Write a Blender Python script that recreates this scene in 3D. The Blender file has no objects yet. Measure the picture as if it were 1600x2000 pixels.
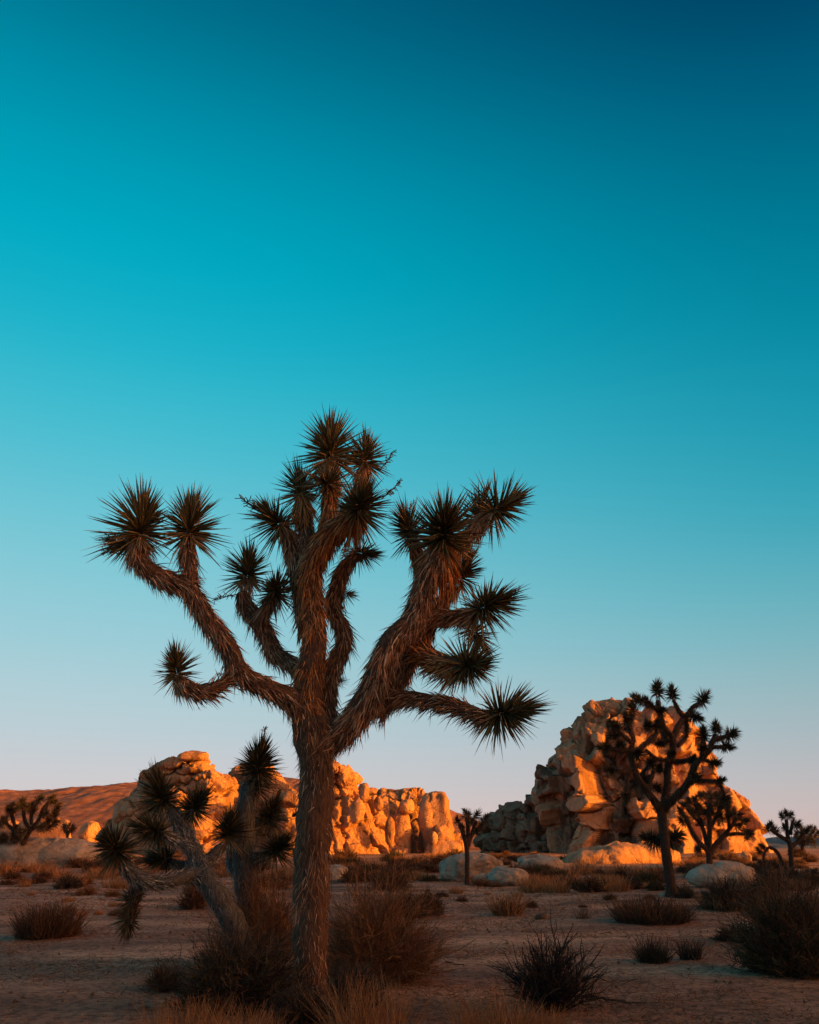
import bpy, math, numpy as np
from mathutils import Vector
R = math.radians
# ------------------------------------------------------------------ camera
F_PX, HORIZON, CAM_H = 1700.0, 1657.0, 1.5
PITCH = math.atan((HORIZON - 1000) / F_PX)
scene = bpy.context.scene
COL = scene.collection
cam_d = bpy.data.cameras.new('camera'); cam = bpy.data.objects.new('camera', cam_d); COL.objects.link(cam)
cam.location = (0, 0, CAM_H); cam.rotation_euler = (math.pi / 2 + PITCH, 0, 0)
cam_d.sensor_fit = 'VERTICAL'; cam_d.sensor_height = 36; cam_d.sensor_width = 36
cam_d.lens = F_PX / 2000 * 36; cam_d.clip_start = 0.1; cam_d.clip_end = 20000
scene.camera = cam
# ------------------------------------------------------------------ sun, sky, exposure
EXPO = 1.65                                   # two thirds of a stop over
SUN_AZ, SUN_EL = R(72), R(7)                  # azimuth measured from behind the camera towards its right
SX, SY = math.sin(SUN_AZ), -math.cos(SUN_AZ)
sun_d = bpy.data.lights.new('sun', 'SUN'); sun = bpy.data.objects.new('sun', sun_d); COL.objects.link(sun)
sun_d.energy = 5.0; sun_d.angle = R(0.6); sun_d.color = (1.0, 0.37, 0.015)
sun.rotation_euler = Vector((-SX * math.cos(SUN_EL), -SY * math.cos(SUN_EL), -math.sin(SUN_EL))).to_track_quat('-Z', 'Y').to_euler()

def lin(r, g, b):
    f = lambda c: c / 12.92 if c <= 0.04045 else ((c + 0.055) / 1.055) ** 2.4
    return (f(r / 255), f(g / 255), f(b / 255), 1)

world = bpy.data.worlds.new('World'); scene.world = world; world.use_nodes = True
wt = world.node_tree; wt.nodes.clear()
def N(t, kind, **kw):
    n = t.nodes.new(kind)
    for k, v in kw.items():
        if k.startswith('i_'):
            n.inputs[int(k[2:]) if k[2:].isdigit() else k[2:].replace('_', ' ')].default_value = v
        else: setattr(n, k, v)
    return n
def ramp(t, stops, src=None, interp='LINEAR'):
    n = t.nodes.new('ShaderNodeValToRGB'); cr = n.color_ramp; cr.interpolation = interp
    while len(cr.elements) < len(stops): cr.elements.new(0.5)
    for e, (p, c) in zip(cr.elements, stops): e.position = p; e.color = c if len(c) == 4 else (*c, 1)
    if src: t.links.new(src, n.inputs[0])
    return n
sky = N(wt, 'ShaderNodeTexSky', sky_type='NISHITA', sun_disc=False, sun_elevation=SUN_EL, sun_rotation=math.atan2(SX, SY), air_density=1.0, dust_density=2.0, ozone_density=1.0)
tc = N(wt, 'ShaderNodeTexCoord'); sep = N(wt, 'ShaderNodeSeparateXYZ')
wt.links.new(tc.outputs['Generated'], sep.inputs[0])
def elev(y): return math.sin(PITCH - math.atan((y - 1000) / F_PX))
dusk = ramp(wt, [(0.0, lin(220, 190, 181)), (elev(1600), lin(218, 200, 196)), (elev(1530), lin(206, 203, 206)), (elev(1440), lin(190, 206, 213)),
                 (elev(1280), lin(160, 206, 216)), (elev(1040), lin(104, 196, 212)), (elev(800), lin(40, 184, 206)), (elev(600), lin(0, 172, 197)), (elev(450), lin(0, 163, 188)),
                 (elev(240), lin(0, 134, 161)), (elev(0), lin(0, 98, 127)), (1.0, lin(0, 76, 114))], sep.outputs['Z'], 'B_SPLINE')
dotg = N(wt, 'ShaderNodeVectorMath', operation='DOT_PRODUCT'); dotg.inputs[1].default_value = (0.866, -0.5, 0)
dotn = N(wt, 'ShaderNodeVectorMath', operation='DOT_PRODUCT'); dotn.inputs[1].default_value = (SX, SY, 0)
wt.links.new(tc.outputs['Generated'], dotg.inputs[0]); wt.links.new(tc.outputs['Generated'], dotn.inputs[0])
zz = N(wt, 'ShaderNodeMath', operation='MULTIPLY'); wt.links.new(sep.outputs['Z'], zz.inputs[0]); wt.links.new(sep.outputs['Z'], zz.inputs[1])
c2 = N(wt, 'ShaderNodeMath', operation='SUBTRACT'); c2.inputs[0].default_value = 1.03; wt.links.new(zz.outputs[0], c2.inputs[1])
cr_ = N(wt, 'ShaderNodeMath', operation='SQRT'); wt.links.new(c2.outputs[0], cr_.inputs[0])
azn = N(wt, 'ShaderNodeMath', operation='DIVIDE'); wt.links.new(dotg.outputs['Value'], azn.inputs[0]); wt.links.new(cr_.outputs[0], azn.inputs[1])
shade = N(wt, 'ShaderNodeMapRange', interpolation_type='SMOOTHSTEP'); shade.inputs[1].default_value = -0.82; shade.inputs[2].default_value = 0.15
wt.links.new(azn.outputs[0], shade.inputs[0])
far = ramp(wt, [(0.0, (0.88, 0.85, 0.86)), (elev(1440), (0.71, 0.72, 0.71)), (elev(1280), (0.53, 0.72, 0.73)), (elev(1080), (0.18, 0.64, 0.71)), (elev(800), (0.04, 0.55, 0.62)), (elev(560), (0.1, 0.45, 0.5)), (elev(280), (0.3, 0.34, 0.46)), (elev(0), (0.3, 0.24, 0.42)), (1.0, (0.3, 0.24, 0.42))], sep.outputs['Z'], 'B_SPLINE')
deep = N(wt, 'ShaderNodeMix', data_type='RGBA', blend_type='MULTIPLY'); wt.links.new(far.outputs[0], deep.inputs[7])
wt.links.new(shade.outputs[0], deep.inputs[0]); wt.links.new(dusk.outputs[0], deep.inputs[6])
scl = N(wt, 'ShaderNodeVectorMath', operation='SCALE'); scl.inputs['Scale'].default_value = 1 / 0.12 / EXPO
wt.links.new(deep.outputs[2], scl.inputs[0])
side = N(wt, 'ShaderNodeMapRange', interpolation_type='SMOOTHSTEP'); side.inputs[1].default_value = 0.2; side.inputs[2].default_value = 0.85
wt.links.new(dotn.outputs['Value'], side.inputs[0])
warm = N(wt, 'ShaderNodeMix', data_type='RGBA', blend_type='MULTIPLY'); warm.inputs[0].default_value = 1; warm.inputs[7].default_value = (2.6, 1.2, 0.58, 1)
wt.links.new(sky.outputs[0], warm.inputs[6])
mixw = N(wt, 'ShaderNodeMix', data_type='RGBA')
wt.links.new(side.outputs[0], mixw.inputs[0]); wt.links.new(scl.outputs[0], mixw.inputs[6]); wt.links.new(warm.outputs[2], mixw.inputs[7])
bg = N(wt, 'ShaderNodeBackground', i_Strength=0.12); wo = N(wt, 'ShaderNodeOutputWorld')
wt.links.new(mixw.outputs[2], bg.inputs[0]); wt.links.new(bg.outputs[0], wo.inputs[0])
scene.view_settings.view_transform = 'Standard'; scene.view_settings.look = 'None'
scene.view_settings.exposure = math.log2(EXPO); scene.view_settings.gamma = 1.0; scene.view_settings.use_curve_mapping = False
scene.cycles.use_denoising = True; scene.cycles.max_bounces = 5; scene.cycles.diffuse_bounces = 3

# ------------------------------------------------------------------ helpers
rng = np.random.default_rng(7)
def hash3(i, j, k, s):
    n = (i * 73856093) ^ (j * 19349663) ^ (k * 83492791) ^ (s * 2654435761)
    n = n & 0xffffffff; n = ((n ^ (n >> 13)) * 1274126177) & 0xffffffff; n = n ^ (n >> 16)
    return (n & 0xffff) / 65535.0 * 2 - 1
def noise3(p, s=0):
    p = np.asarray(p, float); i = np.floor(p).astype(np.int64); f = p - i; u = f * f * (3 - 2 * f); out = 0
    for a in (0, 1):
        for b in (0, 1):
            for c in (0, 1):
                w = (u[:, 0] if a else 1 - u[:, 0]) * (u[:, 1] if b else 1 - u[:, 1]) * (u[:, 2] if c else 1 - u[:, 2])
                out = out + w * hash3(i[:, 0] + a, i[:, 1] + b, i[:, 2] + c, s)
    return out
def fbm(p, octv=4, s=0, gain=0.5):
    o, a, q = 0, 1.0, np.asarray(p, float)
    for k in range(octv): o = o + a * noise3(q, s + k * 17); q = q * 2.03 + 3.1; a *= gain
    return o
def sstep(a, b, x): t = np.clip((np.asarray(x, float) - a) / (b - a), 0, 1); return t * t * (3 - 2 * t)
def ground_h(x, y):
    x = np.atleast_1d(np.asarray(x, float)); y = np.atleast_1d(np.asarray(y, float))
    r = np.hypot(x, y)
    h = 0.9 * sstep(38, 105, y)
    p = np.stack([x, y, x * 0], 1)
    near = 1 - sstep(120, 400, r)
    h = h + near * (0.10 * noise3(p * 0.13, 3) * sstep(2, 9, r) + 0.045 * noise3(p * 0.55, 5) + 0.018 * noise3(p * 1.7, 8) + 0.009 * noise3(p * 5.1, 9))
    return h
def ray(x, y):
    cx, cy = (x - 800) / F_PX, (1000 - y) / F_PX
    return np.array([cx, math.cos(PITCH) - cy * math.sin(PITCH), math.sin(PITCH) + cy * math.cos(PITCH)])
def at(x, y, Y):
    d = ray(x, y); return np.array([0, 0, CAM_H]) + d * (Y / d[1])
def mpp(p):                                   # metres per photograph pixel at a point
    return (p[1] * math.cos(PITCH) + (p[2] - CAM_H) * math.sin(PITCH)) / F_PX
def gp(x, y):                                 # point of the ground seen at a pixel
    d = ray(x, y); t = np.geomspace(3.0, 6000, 700); q = np.array([0, 0, CAM_H]) + d * t[:, None]
    k = np.nonzero(q[:, 2] <= ground_h(q[:, 0], q[:, 1]))[0]
    return q[k[0]] if len(k) else q[-1]
def tag(o, label=None, cat=None, group=None, kind=None):
    if label: o['label'] = label
    if cat: o['category'] = cat
    if group: o['group'] = group
    if kind: o['kind'] = kind
    return o
def empty(name, loc):
    o = bpy.data.objects.new(name, None); COL.objects.link(o); o.location = loc; o.empty_display_size = 0.2; return o
def make_mesh(name, V, Fs, mat, tone=None, smooth=True):
    V = np.asarray(V, np.float32); Fs = np.asarray(Fs, np.int32); k = Fs.shape[1]
    me = bpy.data.meshes.new(name); me.vertices.add(len(V)); me.vertices.foreach_set('co', V.ravel())
    me.loops.add(Fs.size); me.loops.foreach_set('vertex_index', Fs.ravel())
    me.polygons.add(len(Fs)); me.polygons.foreach_set('loop_start', np.arange(0, Fs.size, k, dtype=np.int32))
    me.polygons.foreach_set('loop_total', np.full(len(Fs), k, np.int32))
    me.polygons.foreach_set('use_smooth', np.full(len(Fs), smooth, bool))
    if tone is not None:
        a = me.attributes.new('tone', 'FLOAT', 'POINT'); a.data.foreach_set('value', np.asarray(tone, np.float32))
    me.update(calc_edges=True)
    me.materials.append(mat); return me
def obj(name, me, parent=None, loc=None):
    o = bpy.data.objects.new(name, me); COL.objects.link(o)
    if parent: o.parent = parent
    if loc is not None: o.location = loc
    return o
def norm(v): return v / np.maximum(np.linalg.norm(v, axis=-1, keepdims=True), 1e-9)
def strands(P, rad, tone=None, flat=1.0):
    """N polylines of m points (N,m,3) with radii (N,m) -> three-sided tapering blades"""
    n, m, _ = P.shape
    T = np.empty_like(P); T[:, 1:-1] = P[:, 2:] - P[:, :-2]; T[:, 0] = P[:, 1] - P[:, 0]; T[:, -1] = P[:, -1] - P[:, -2]; T = norm(T)
    ref = norm(rng.normal(size=(n, 1, 3))); A = norm(np.cross(T, np.broadcast_to(ref, T.shape))); B = np.cross(T, A)
    V = np.empty((n, m, 3, 3))
    for k in range(3):
        a = k * 2 * math.pi / 3
        V[:, :, k] = P + (A * math.cos(a) + B * math.sin(a) * flat) * rad[:, :, None]
    idx = np.arange(n * m * 3).reshape(n, m, 3); q = []
    for k in range(3):
        k2 = (k + 1) % 3
        q.append(np.stack([idx[:, :-1, k], idx[:, :-1, k2], idx[:, 1:, k2], idx[:, 1:, k]], -1).reshape(-1, 4))
    tv = None if tone is None else np.repeat(tone, m * 3)
    return V.reshape(-1, 3), np.concatenate(q), tv
def join(parts):
    Vs, Fs, Ts, o = [], [], [], 0
    for V, F_, t in parts:
        Vs.append(V); Fs.append(F_ + o); Ts.append(t if t is not None else np.zeros(len(V))); o += len(V)
    return np.concatenate(Vs), np.concatenate(Fs), np.concatenate(Ts)
def smooth_path(pts, rad, step):
    pts = np.asarray(pts, float); rad = np.asarray(rad, float)
    P = np.vstack([2 * pts[0] - pts[1], pts, 2 * pts[-1] - pts[-2]]); Rr = np.r_[rad[0], rad, rad[-1]]; out, ro = [], []
    for i in range(1, len(P) - 2):
        k = max(2, int(np.linalg.norm(P[i + 1] - P[i]) / step)); t = np.linspace(0, 1, k, endpoint=False)[:, None]
        a, b, c, d = P[i - 1], P[i], P[i + 1], P[i + 2]
        out.append(0.5 * (2 * b + (c - a) * t + (2 * a - 5 * b + 4 * c - d) * t ** 2 + (-a + 3 * b - 3 * c + d) * t ** 3))
        ro.append(Rr[i] + (Rr[i + 1] - Rr[i]) * t[:, 0])
    out.append(pts[-1:]); ro.append(rad[-1:])
    return np.vstack(out), np.concatenate(ro)
def frames(P):
    T = np.gradient(P, axis=0); T = norm(T); A = np.empty_like(T)
    v = np.array([1.0, 0, 0]) if abs(T[0][0]) < 0.8 else np.array([0, 1.0, 0])
    for i in range(len(T)):
        v = v - T[i] * v.dot(T[i]); v /= np.linalg.norm(v); A[i] = v
    return T, A, np.cross(T, A)
def tube(P, rad, seg=14, bump=0.1, freq=6.0):
    T, A, B = frames(P); n = len(P); th = np.linspace(0, 2 * math.pi, seg, endpoint=False)
    D = A[:, None] * np.cos(th)[None, :, None] + B[:, None] * np.sin(th)[None, :, None]
    V = P[:, None] + D * rad[:, None, None]
    nz = fbm((V * freq).reshape(-1, 3), 3, 4).reshape(n, seg, 1)
    V = V + D * nz * rad[:, None, None] * bump
    V = np.vstack([V.reshape(-1, 3), P[:1] - T[:1] * rad[0] * 0.3, P[-1:] + T[-1:] * rad[-1] * 0.5])
    i = np.arange(n * seg).reshape(n, seg); j = np.roll(i, -1, 1)
    Q = np.stack([i[:-1], j[:-1], j[1:], i[1:]], -1).reshape(-1, 4)
    c0 = np.full(seg, n * seg); c1 = c0 + 1
    Q = np.vstack([Q, np.stack([i[0], c0, c0, j[0]], -1)[:0]])
    caps = np.vstack([np.stack([j[0], i[0], c0], -1), np.stack([i[-1], j[-1], c1], -1)])
    tris = np.vstack([Q[:, [0, 1, 2]], Q[:, [0, 2, 3]], caps])
    return V, tris

# ------------------------------------------------------------------ materials
def material(name, rough=0.9):
    m = bpy.data.materials.new(name); m.use_nodes = True; t = m.node_tree
    b = t.nodes['Principled BSDF']; b.inputs['Roughness'].default_value = rough; b.inputs['Specular IOR Level'].default_value = 0.25
    return m, t, b
def tone_mat(name, stops, rough=0.8, scale=3.0, amount=0.25):
    m, t, b = material(name, rough)
    at_ = N(t, 'ShaderNodeAttribute', attribute_name='tone'); g = N(t, 'ShaderNodeNewGeometry')
    nz = N(t, 'ShaderNodeTexNoise'); nz.inputs['Scale'].default_value = scale; t.links.new(g.outputs['Position'], nz.inputs['Vector'])
    s = N(t, 'ShaderNodeMath', operation='MULTIPLY_ADD'); s.inputs[1].default_value = amount; t.links.new(nz.outputs[0], s.inputs[0]); t.links.new(at_.outputs['Fac'], s.inputs[2])
    s2 = N(t, 'ShaderNodeMath', operation='SUBTRACT'); s2.inputs[1].default_value = amount * 0.5; t.links.new(s.outputs[0], s2.inputs[0])
    r = ramp(t, stops, s2.outputs[0]); t.links.new(r.outputs[0], b.inputs['Base Color'])
    return m
M = {}
M['leaf'] = tone_mat('joshua_leaf', [(0, (0.03, 0.025, 0.011)), (0.5, (0.13, 0.10, 0.044)), (0.85, (0.28, 0.195, 0.095)), (1, (0.46, 0.29, 0.16))], 0.55)
M['leaf_dark'] = tone_mat('joshua_leaf_dark', [(0, (0.016, 0.013, 0.008)), (0.5, (0.048, 0.036, 0.018)), (1, (0.12, 0.075, 0.04))], 0.7)
M['leaf_mid'] = tone_mat('joshua_leaf_olive', [(0, (0.02, 0.018, 0.01)), (0.5, (0.065, 0.055, 0.027)), (0.85, (0.13, 0.10, 0.05)), (1, (0.3, 0.2, 0.11))], 0.6)
M['thatch'] = tone_mat('dead_leaf_brown', [(0, (0.05, 0.025, 0.017)), (0.4, (0.31, 0.145, 0.085)), (0.75, (0.60, 0.33, 0.20)), (1, (0.85, 0.60, 0.42))], 0.75)
M['thatch_grey'] = tone_mat('dead_leaf_grey', [(0, (0.06, 0.057, 0.056)), (0.4, (0.19, 0.182, 0.18)), (0.75, (0.44, 0.43, 0.43)), (1, (0.72, 0.70, 0.69))], 0.75)
M['thatch_orange'] = tone_mat('dead_leaf_orange', [(0, (0.10, 0.03, 0.012)), (0.5, (0.52, 0.17, 0.05)), (1, (0.85, 0.42, 0.18))], 0.75)
M['stalk'] = tone_mat('dry_flower_stalk', [(0, (0.09, 0.05, 0.035)), (1, (0.24, 0.13, 0.09))], 0.8)
M['twig_tan'] = tone_mat('shrub_twig_tan', [(0, (0.06, 0.03, 0.016)), (0.5, (0.20, 0.09, 0.045)), (1, (0.42, 0.205, 0.10))], 0.9)
M['twig_dark'] = tone_mat('shrub_twig_dark', [(0, (0.018, 0.014, 0.011)), (0.6, (0.06, 0.042, 0.03)), (1, (0.16, 0.10, 0.065))], 0.9)
M['twig_brown'] = tone_mat('shrub_twig_brown', [(0, (0.035, 0.02, 0.013)), (0.6, (0.115, 0.055, 0.03)), (1, (0.27, 0.13, 0.065))], 0.9)
M['twig_black'] = tone_mat('dead_twig_black', [(0, (0.012, 0.009, 0.008)), (0.7, (0.035, 0.024, 0.019)), (1, (0.08, 0.05, 0.036))], 0.9)
M['grass'] = tone_mat('dry_grass', [(0, (0.12, 0.048, 0.02)), (0.5, (0.31, 0.13, 0.052)), (1, (0.56, 0.28, 0.12))], 0.85)
M['scrub_green'] = tone_mat('scrub_olive', [(0, (0.02, 0.018, 0.01)), (0.6, (0.06, 0.048, 0.022)), (1, (0.14, 0.095, 0.045))], 0.85)
def bark_mat(name, c0, c1):
    m, t, b = material(name, 0.9); g = N(t, 'ShaderNodeNewGeometry')
    mp = N(t, 'ShaderNodeMapping'); mp.inputs['Scale'].default_value = (1, 1, 0.22); t.links.new(g.outputs['Position'], mp.inputs[0])
    nz = N(t, 'ShaderNodeTexNoise'); nz.inputs['Scale'].default_value = 42; nz.inputs['Detail'].default_value = 5; t.links.new(mp.outputs[0], nz.inputs['Vector'])
    r = ramp(t, [(0.3, c0), (0.75, c1)], nz.outputs[0]); t.links.new(r.outputs[0], b.inputs['Base Color'])
    bp = N(t, 'ShaderNodeBump'); bp.inputs['Strength'].default_value = 0.9; bp.inputs['Distance'].default_value = 0.02; t.links.new(nz.outputs[0], bp.inputs['Height']); t.links.new(bp.outputs[0], b.inputs['Normal'])
    return m
M['bark'] = bark_mat('joshua_bark', (0.04, 0.022, 0.016), (0.17, 0.09, 0.055))
M['bark_grey'] = bark_mat('joshua_bark_grey', (0.04, 0.036, 0.034), (0.16, 0.148, 0.14))
M['bark_dark'] = bark_mat('joshua_bark_dark', (0.018, 0.011, 0.009), (0.075, 0.042, 0.03))
M['thatch_dark'] = tone_mat('dead_leaf_dark', [(0, (0.02, 0.012, 0.009)), (0.5, (0.075, 0.04, 0.026)), (1, (0.20, 0.11, 0.07))], 0.8)
def rock_mat(name, a, b_, stain=0.5, scale=0.35):
    m, t, b = material(name, 0.92); g = N(t, 'ShaderNodeNewGeometry')
    n1 = N(t, 'ShaderNodeTexNoise'); n1.inputs['Scale'].default_value = scale; n1.inputs['Detail'].default_value = 6; n1.inputs['Roughness'].default_value = 0.65; t.links.new(g.outputs['Position'], n1.inputs['Vector'])
    r1 = ramp(t, [(0.32, a), (0.68, b_)], n1.outputs[0])
    mp = N(t, 'ShaderNodeMapping'); mp.inputs['Scale'].default_value = (0.55, 0.55, 0.10); t.links.new(g.outputs['Position'], mp.inputs[0])
    n2 = N(t, 'ShaderNodeTexNoise'); n2.inputs['Scale'].default_value = 1.1; n2.inputs['Detail'].default_value = 7; n2.inputs['Roughness'].default_value = 0.6; n2.inputs['Distortion'].default_value = 0.6; t.links.new(mp.outputs[0], n2.inputs['Vector'])
    r2 = ramp(t, [(0.50 if stain < .8 else .43, (0, 0, 0)), (0.62 if stain < .8 else .55, (stain, stain, stain))], n2.outputs[0])
    mx = N(t, 'ShaderNodeMix', data_type='RGBA', blend_type='MULTIPLY'); mx.inputs[7].default_value = (0.30, 0.25, 0.22, 1)
    t.links.new(r2.outputs[0], mx.inputs[0]); t.links.new(r1.outputs[0], mx.inputs[6])
    n3 = N(t, 'ShaderNodeTexNoise'); n3.inputs['Scale'].default_value = 4.5; n3.inputs['Detail'].default_value = 5; n3.inputs['Roughness'].default_value = 0.7; t.links.new(g.outputs['Position'], n3.inputs['Vector'])
    r3 = ramp(t, [(0.3, (0.72, 0.70, 0.68)), (0.62, (1, 1, 1))], n3.outputs[0])
    m2 = N(t, 'ShaderNodeMix', data_type='RGBA', blend_type='MULTIPLY'); m2.inputs[0].default_value = 1
    t.links.new(mx.outputs[2], m2.inputs[6]); t.links.new(r3.outputs[0], m2.inputs[7]); t.links.new(m2.outputs[2], b.inputs['Base Color'])
    bp = N(t, 'ShaderNodeBump'); bp.inputs['Strength'].default_value = 0.6; bp.inputs['Distance'].default_value = 0.25; 
    vo = N(t, 'ShaderNodeTexVoronoi', feature='DISTANCE_TO_EDGE'); vo.inputs['Scale'].default_value = 0.55
    wv = N(t, 'ShaderNodeVectorMath', operation='MULTIPLY_ADD'); wv.inputs[1].default_value = (1.6, 1.6, 1.2); t.links.new(n1.outputs['Color'], wv.inputs[0]); t.links.new(g.outputs['Position'], wv.inputs[2]); t.links.new(wv.outputs[0], vo.inputs['Vector'])
    cr2 = ramp(t, [(0.0, (0, 0, 0)), (0.035, (1, 1, 1))], vo.outputs['Distance'])
    hs = N(t, 'ShaderNodeMath', operation='MULTIPLY_ADD'); hs.inputs[1].default_value = 0.8; t.links.new(cr2.outputs[0], hs.inputs[0]); t.links.new(n3.outputs[0], hs.inputs[2])
    t.links.new(hs.outputs[0], bp.inputs['Height']); t.links.new(bp.outputs[0], b.inputs['Normal'])
    return m
M['rock'] = rock_mat('granite_orange', (0.40, 0.205, 0.115), (0.58, 0.32, 0.18), 0.65)
M['rock_dark'] = rock_mat('granite_varnish_shade', (0.27, 0.16, 0.105), (0.44, 0.27, 0.18), 0.9)  # varnish streaks; on the dome it carries painted shade as well
M['rock_shade_brown'] = rock_mat('granite_shade_brown', (0.19, 0.115, 0.078), (0.35, 0.22, 0.15), 0.6)  # shaded twin of the granite: shade painted in as darker brown
M['rock_pale'] = rock_mat('granite_pale', (0.34, 0.25, 0.19), (0.54, 0.42, 0.33), 0.6, 0.9)
M['hill'] = rock_mat('hillside', (0.12, 0.048, 0.028), (0.42, 0.175, 0.092), 0.3, 0.14)
M['far_hill_haze'] = rock_mat('far_hillside_haze', (0.10, 0.10, 0.11), (0.16, 0.15, 0.15), 0.2, 0.01)  # distance haze painted into the colour as grey-blue
def ground_mat():
    m, t, b = material('desert_soil', 0.95); g = N(t, 'ShaderNodeNewGeometry')
    n1 = N(t, 'ShaderNodeTexNoise'); n1.inputs['Scale'].default_value = 0.35; n1.inputs['Detail'].default_value = 8; n1.inputs['Roughness'].default_value = 0.62; mp = N(t, 'ShaderNodeMapping'); mp.inputs['Scale'].default_value = (0.45, 1.3, 1); t.links.new(g.outputs['Position'], mp.inputs[0]); t.links.new(mp.outputs[0], n1.inputs['Vector'])
    r1 = ramp(t, [(0.36, (0.13, 0.058, 0.034)), (0.5, (0.31, 0.145, 0.082)), (0.62, (0.52, 0.26, 0.15))], n1.outputs[0])
    n2 = N(t, 'ShaderNodeTexNoise'); n2.inputs['Scale'].default_value = 9; n2.inputs['Detail'].default_value = 8; n2.inputs['Roughness'].default_value = 0.75; t.links.new(g.outputs['Position'], n2.inputs['Vector'])
    r2 = ramp(t, [(0.38, (0.30, 0.26, 0.24)), (0.56, (1.1, 1.1, 1.1))], n2.outputs[0])
    mx = N(t, 'ShaderNodeMix', data_type='RGBA', blend_type='MULTIPLY'); mx.inputs[0].default_value = 1
    t.links.new(r1.outputs[0], mx.inputs[6]); t.links.new(r2.outputs[0], mx.inputs[7]); t.links.new(mx.outputs[2], b.inputs['Base Color'])
    bp = N(t, 'ShaderNodeBump'); bp.inputs['Strength'].default_value = 0.8; bp.inputs['Distance'].default_value = 0.05; t.links.new(n2.outputs[0], bp.inputs['Height']); t.links.new(bp.outputs[0], b.inputs['Normal'])
    return m
M['soil'] = ground_mat()

# ------------------------------------------------------------------ ground, hills
def build_ground():
    r = np.concatenate([[0.0], np.geomspace(1.0, 9000, 420)])
    a = np.concatenate([np.linspace(-32, 32, 420), np.linspace(32, 328, 150)[1:-1]]) * math.pi / 180
    rr, aa = np.meshgrid(r, a, indexing='ij'); X = rr * np.sin(aa); Y = rr * np.cos(aa)
    V = np.stack([X.ravel(), Y.ravel(), ground_h(X.ravel(), Y.ravel())], 1)
    i = np.arange(V.shape[0]).reshape(X.shape); j = np.roll(i, -1, 1)
    Q = np.stack([i[:-1], i[1:], j[1:], j[:-1]], -1).reshape(-1, 4)[:, ::-1]
    tag(obj('ground', make_mesh('ground', V, Q, M['soil'])), kind='structure')
build_ground()
def ridge_sheet(name, px, Y0, depth, mat, nx=520, ny=140, rough=0.05, kind='structure', label=None, cat=None):
    """long hill: crest traced along pixels at distance Y0, falling to the ground in front and behind"""
    w = np.array([at(x, y, Y0) for x, y in px]); xs = np.linspace(w[0, 0], w[-1, 0], nx); crest = np.interp(xs, w[:, 0], w[:, 2])
    v = np.linspace(-1, 1, ny); X, Vv = np.meshgrid(xs, v, indexing='ij'); Y = Y0 + Vv * depth
    prof = np.cos(Vv * math.pi / 2) ** 1.2
    sp = depth / 3; p = np.stack([X.ravel() / sp, Y.ravel() / sp, X.ravel() * 0], 1)
    nz = fbm(p * 1.6, 7, 21, 0.6).reshape(X.shape); gul = np.abs(fbm(p * np.array([3.3, 0.9, 1]), 5, 55, 0.6)).reshape(X.shape) * 1.6
    top = crest[:, None] - 0.9
    Z = top * prof + rough * top * (nz - gul) * prof * (1 - np.exp(-(Vv / 0.25) ** 2) * 0.75) - 1.5 * (np.abs(Vv) > 0.97)
    V = np.stack([X.ravel(), Y.ravel(), Z.ravel() + 0.7], 1); i = np.arange(len(V)).reshape(X.shape)
    Q = np.stack([i[:-1, :-1], i[1:, :-1], i[1:, 1:], i[:-1, 1:]], -1).reshape(-1, 4)
    return tag(obj(name, make_mesh(name, V, Q, mat)), label, cat, kind=kind)
ridge_sheet('hills', [(-900, 1600), (-500, 1590), (-200, 1572), (0, 1556), (40, 1550), (93, 1542), (135, 1544), (175, 1540), (250, 1535), (330, 1526), (440, 1522), (560, 1520), (640, 1528), (760, 1545), (850, 1568), (900, 1592), (960, 1625), (1040, 1655)], 620, 260, M['hill'])
ridge_sheet('hills', [(1300, 1656), (1400, 1648), (1480, 1640), (1530, 1633), (1580, 1636), (1640, 1630), (1760, 1634), (1950, 1640), (2200, 1648)], 4200, 900, M['far_hill_haze'], rough=0.2)
# added, unseen rocky ridge beside and behind the camera, shaped to shade the foreground
def added_shade_ridge():
    pu = np.array([-SY, SX]); nu, nv = 120, 40
    u = np.linspace(-120, 92, nu); v = np.linspace(-1, 1, nv); U, Vv = np.meshgrid(u, v, indexing='ij')
    hgt = 17.0 * (1 - sstep(62, 71, u)) * sstep(-125, -60, u)
    v0 = 62 + 10 * np.sin(u / 30)
    p = np.stack([U.ravel() / 12, Vv.ravel() * 2, U.ravel() * 0], 1)
    Z = hgt[:, None] * np.sqrt(np.clip(1 - Vv ** 2, 0, 1)) * (1 + 0.10 * fbm(p, 4, 77).reshape(U.shape)) - 0.5
    dist = v0[:, None] + Vv * 18
    X = SX * dist + pu[0] * U; Y = SY * dist + pu[1] * U
    V = np.stack([X.ravel(), Y.ravel(), Z.ravel()], 1); i = np.arange(len(V)).reshape(X.shape)
    Q = np.stack([i[:-1, :-1], i[1:, :-1], i[1:, 1:], i[:-1, 1:]], -1).reshape(-1, 4)
    tag(obj('hills', make_mesh('ridge', V, Q, M['rock_dark'])), kind='structure')  # not one of the visible hills: an added shadow caster out of frame
added_shade_ridge()

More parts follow.
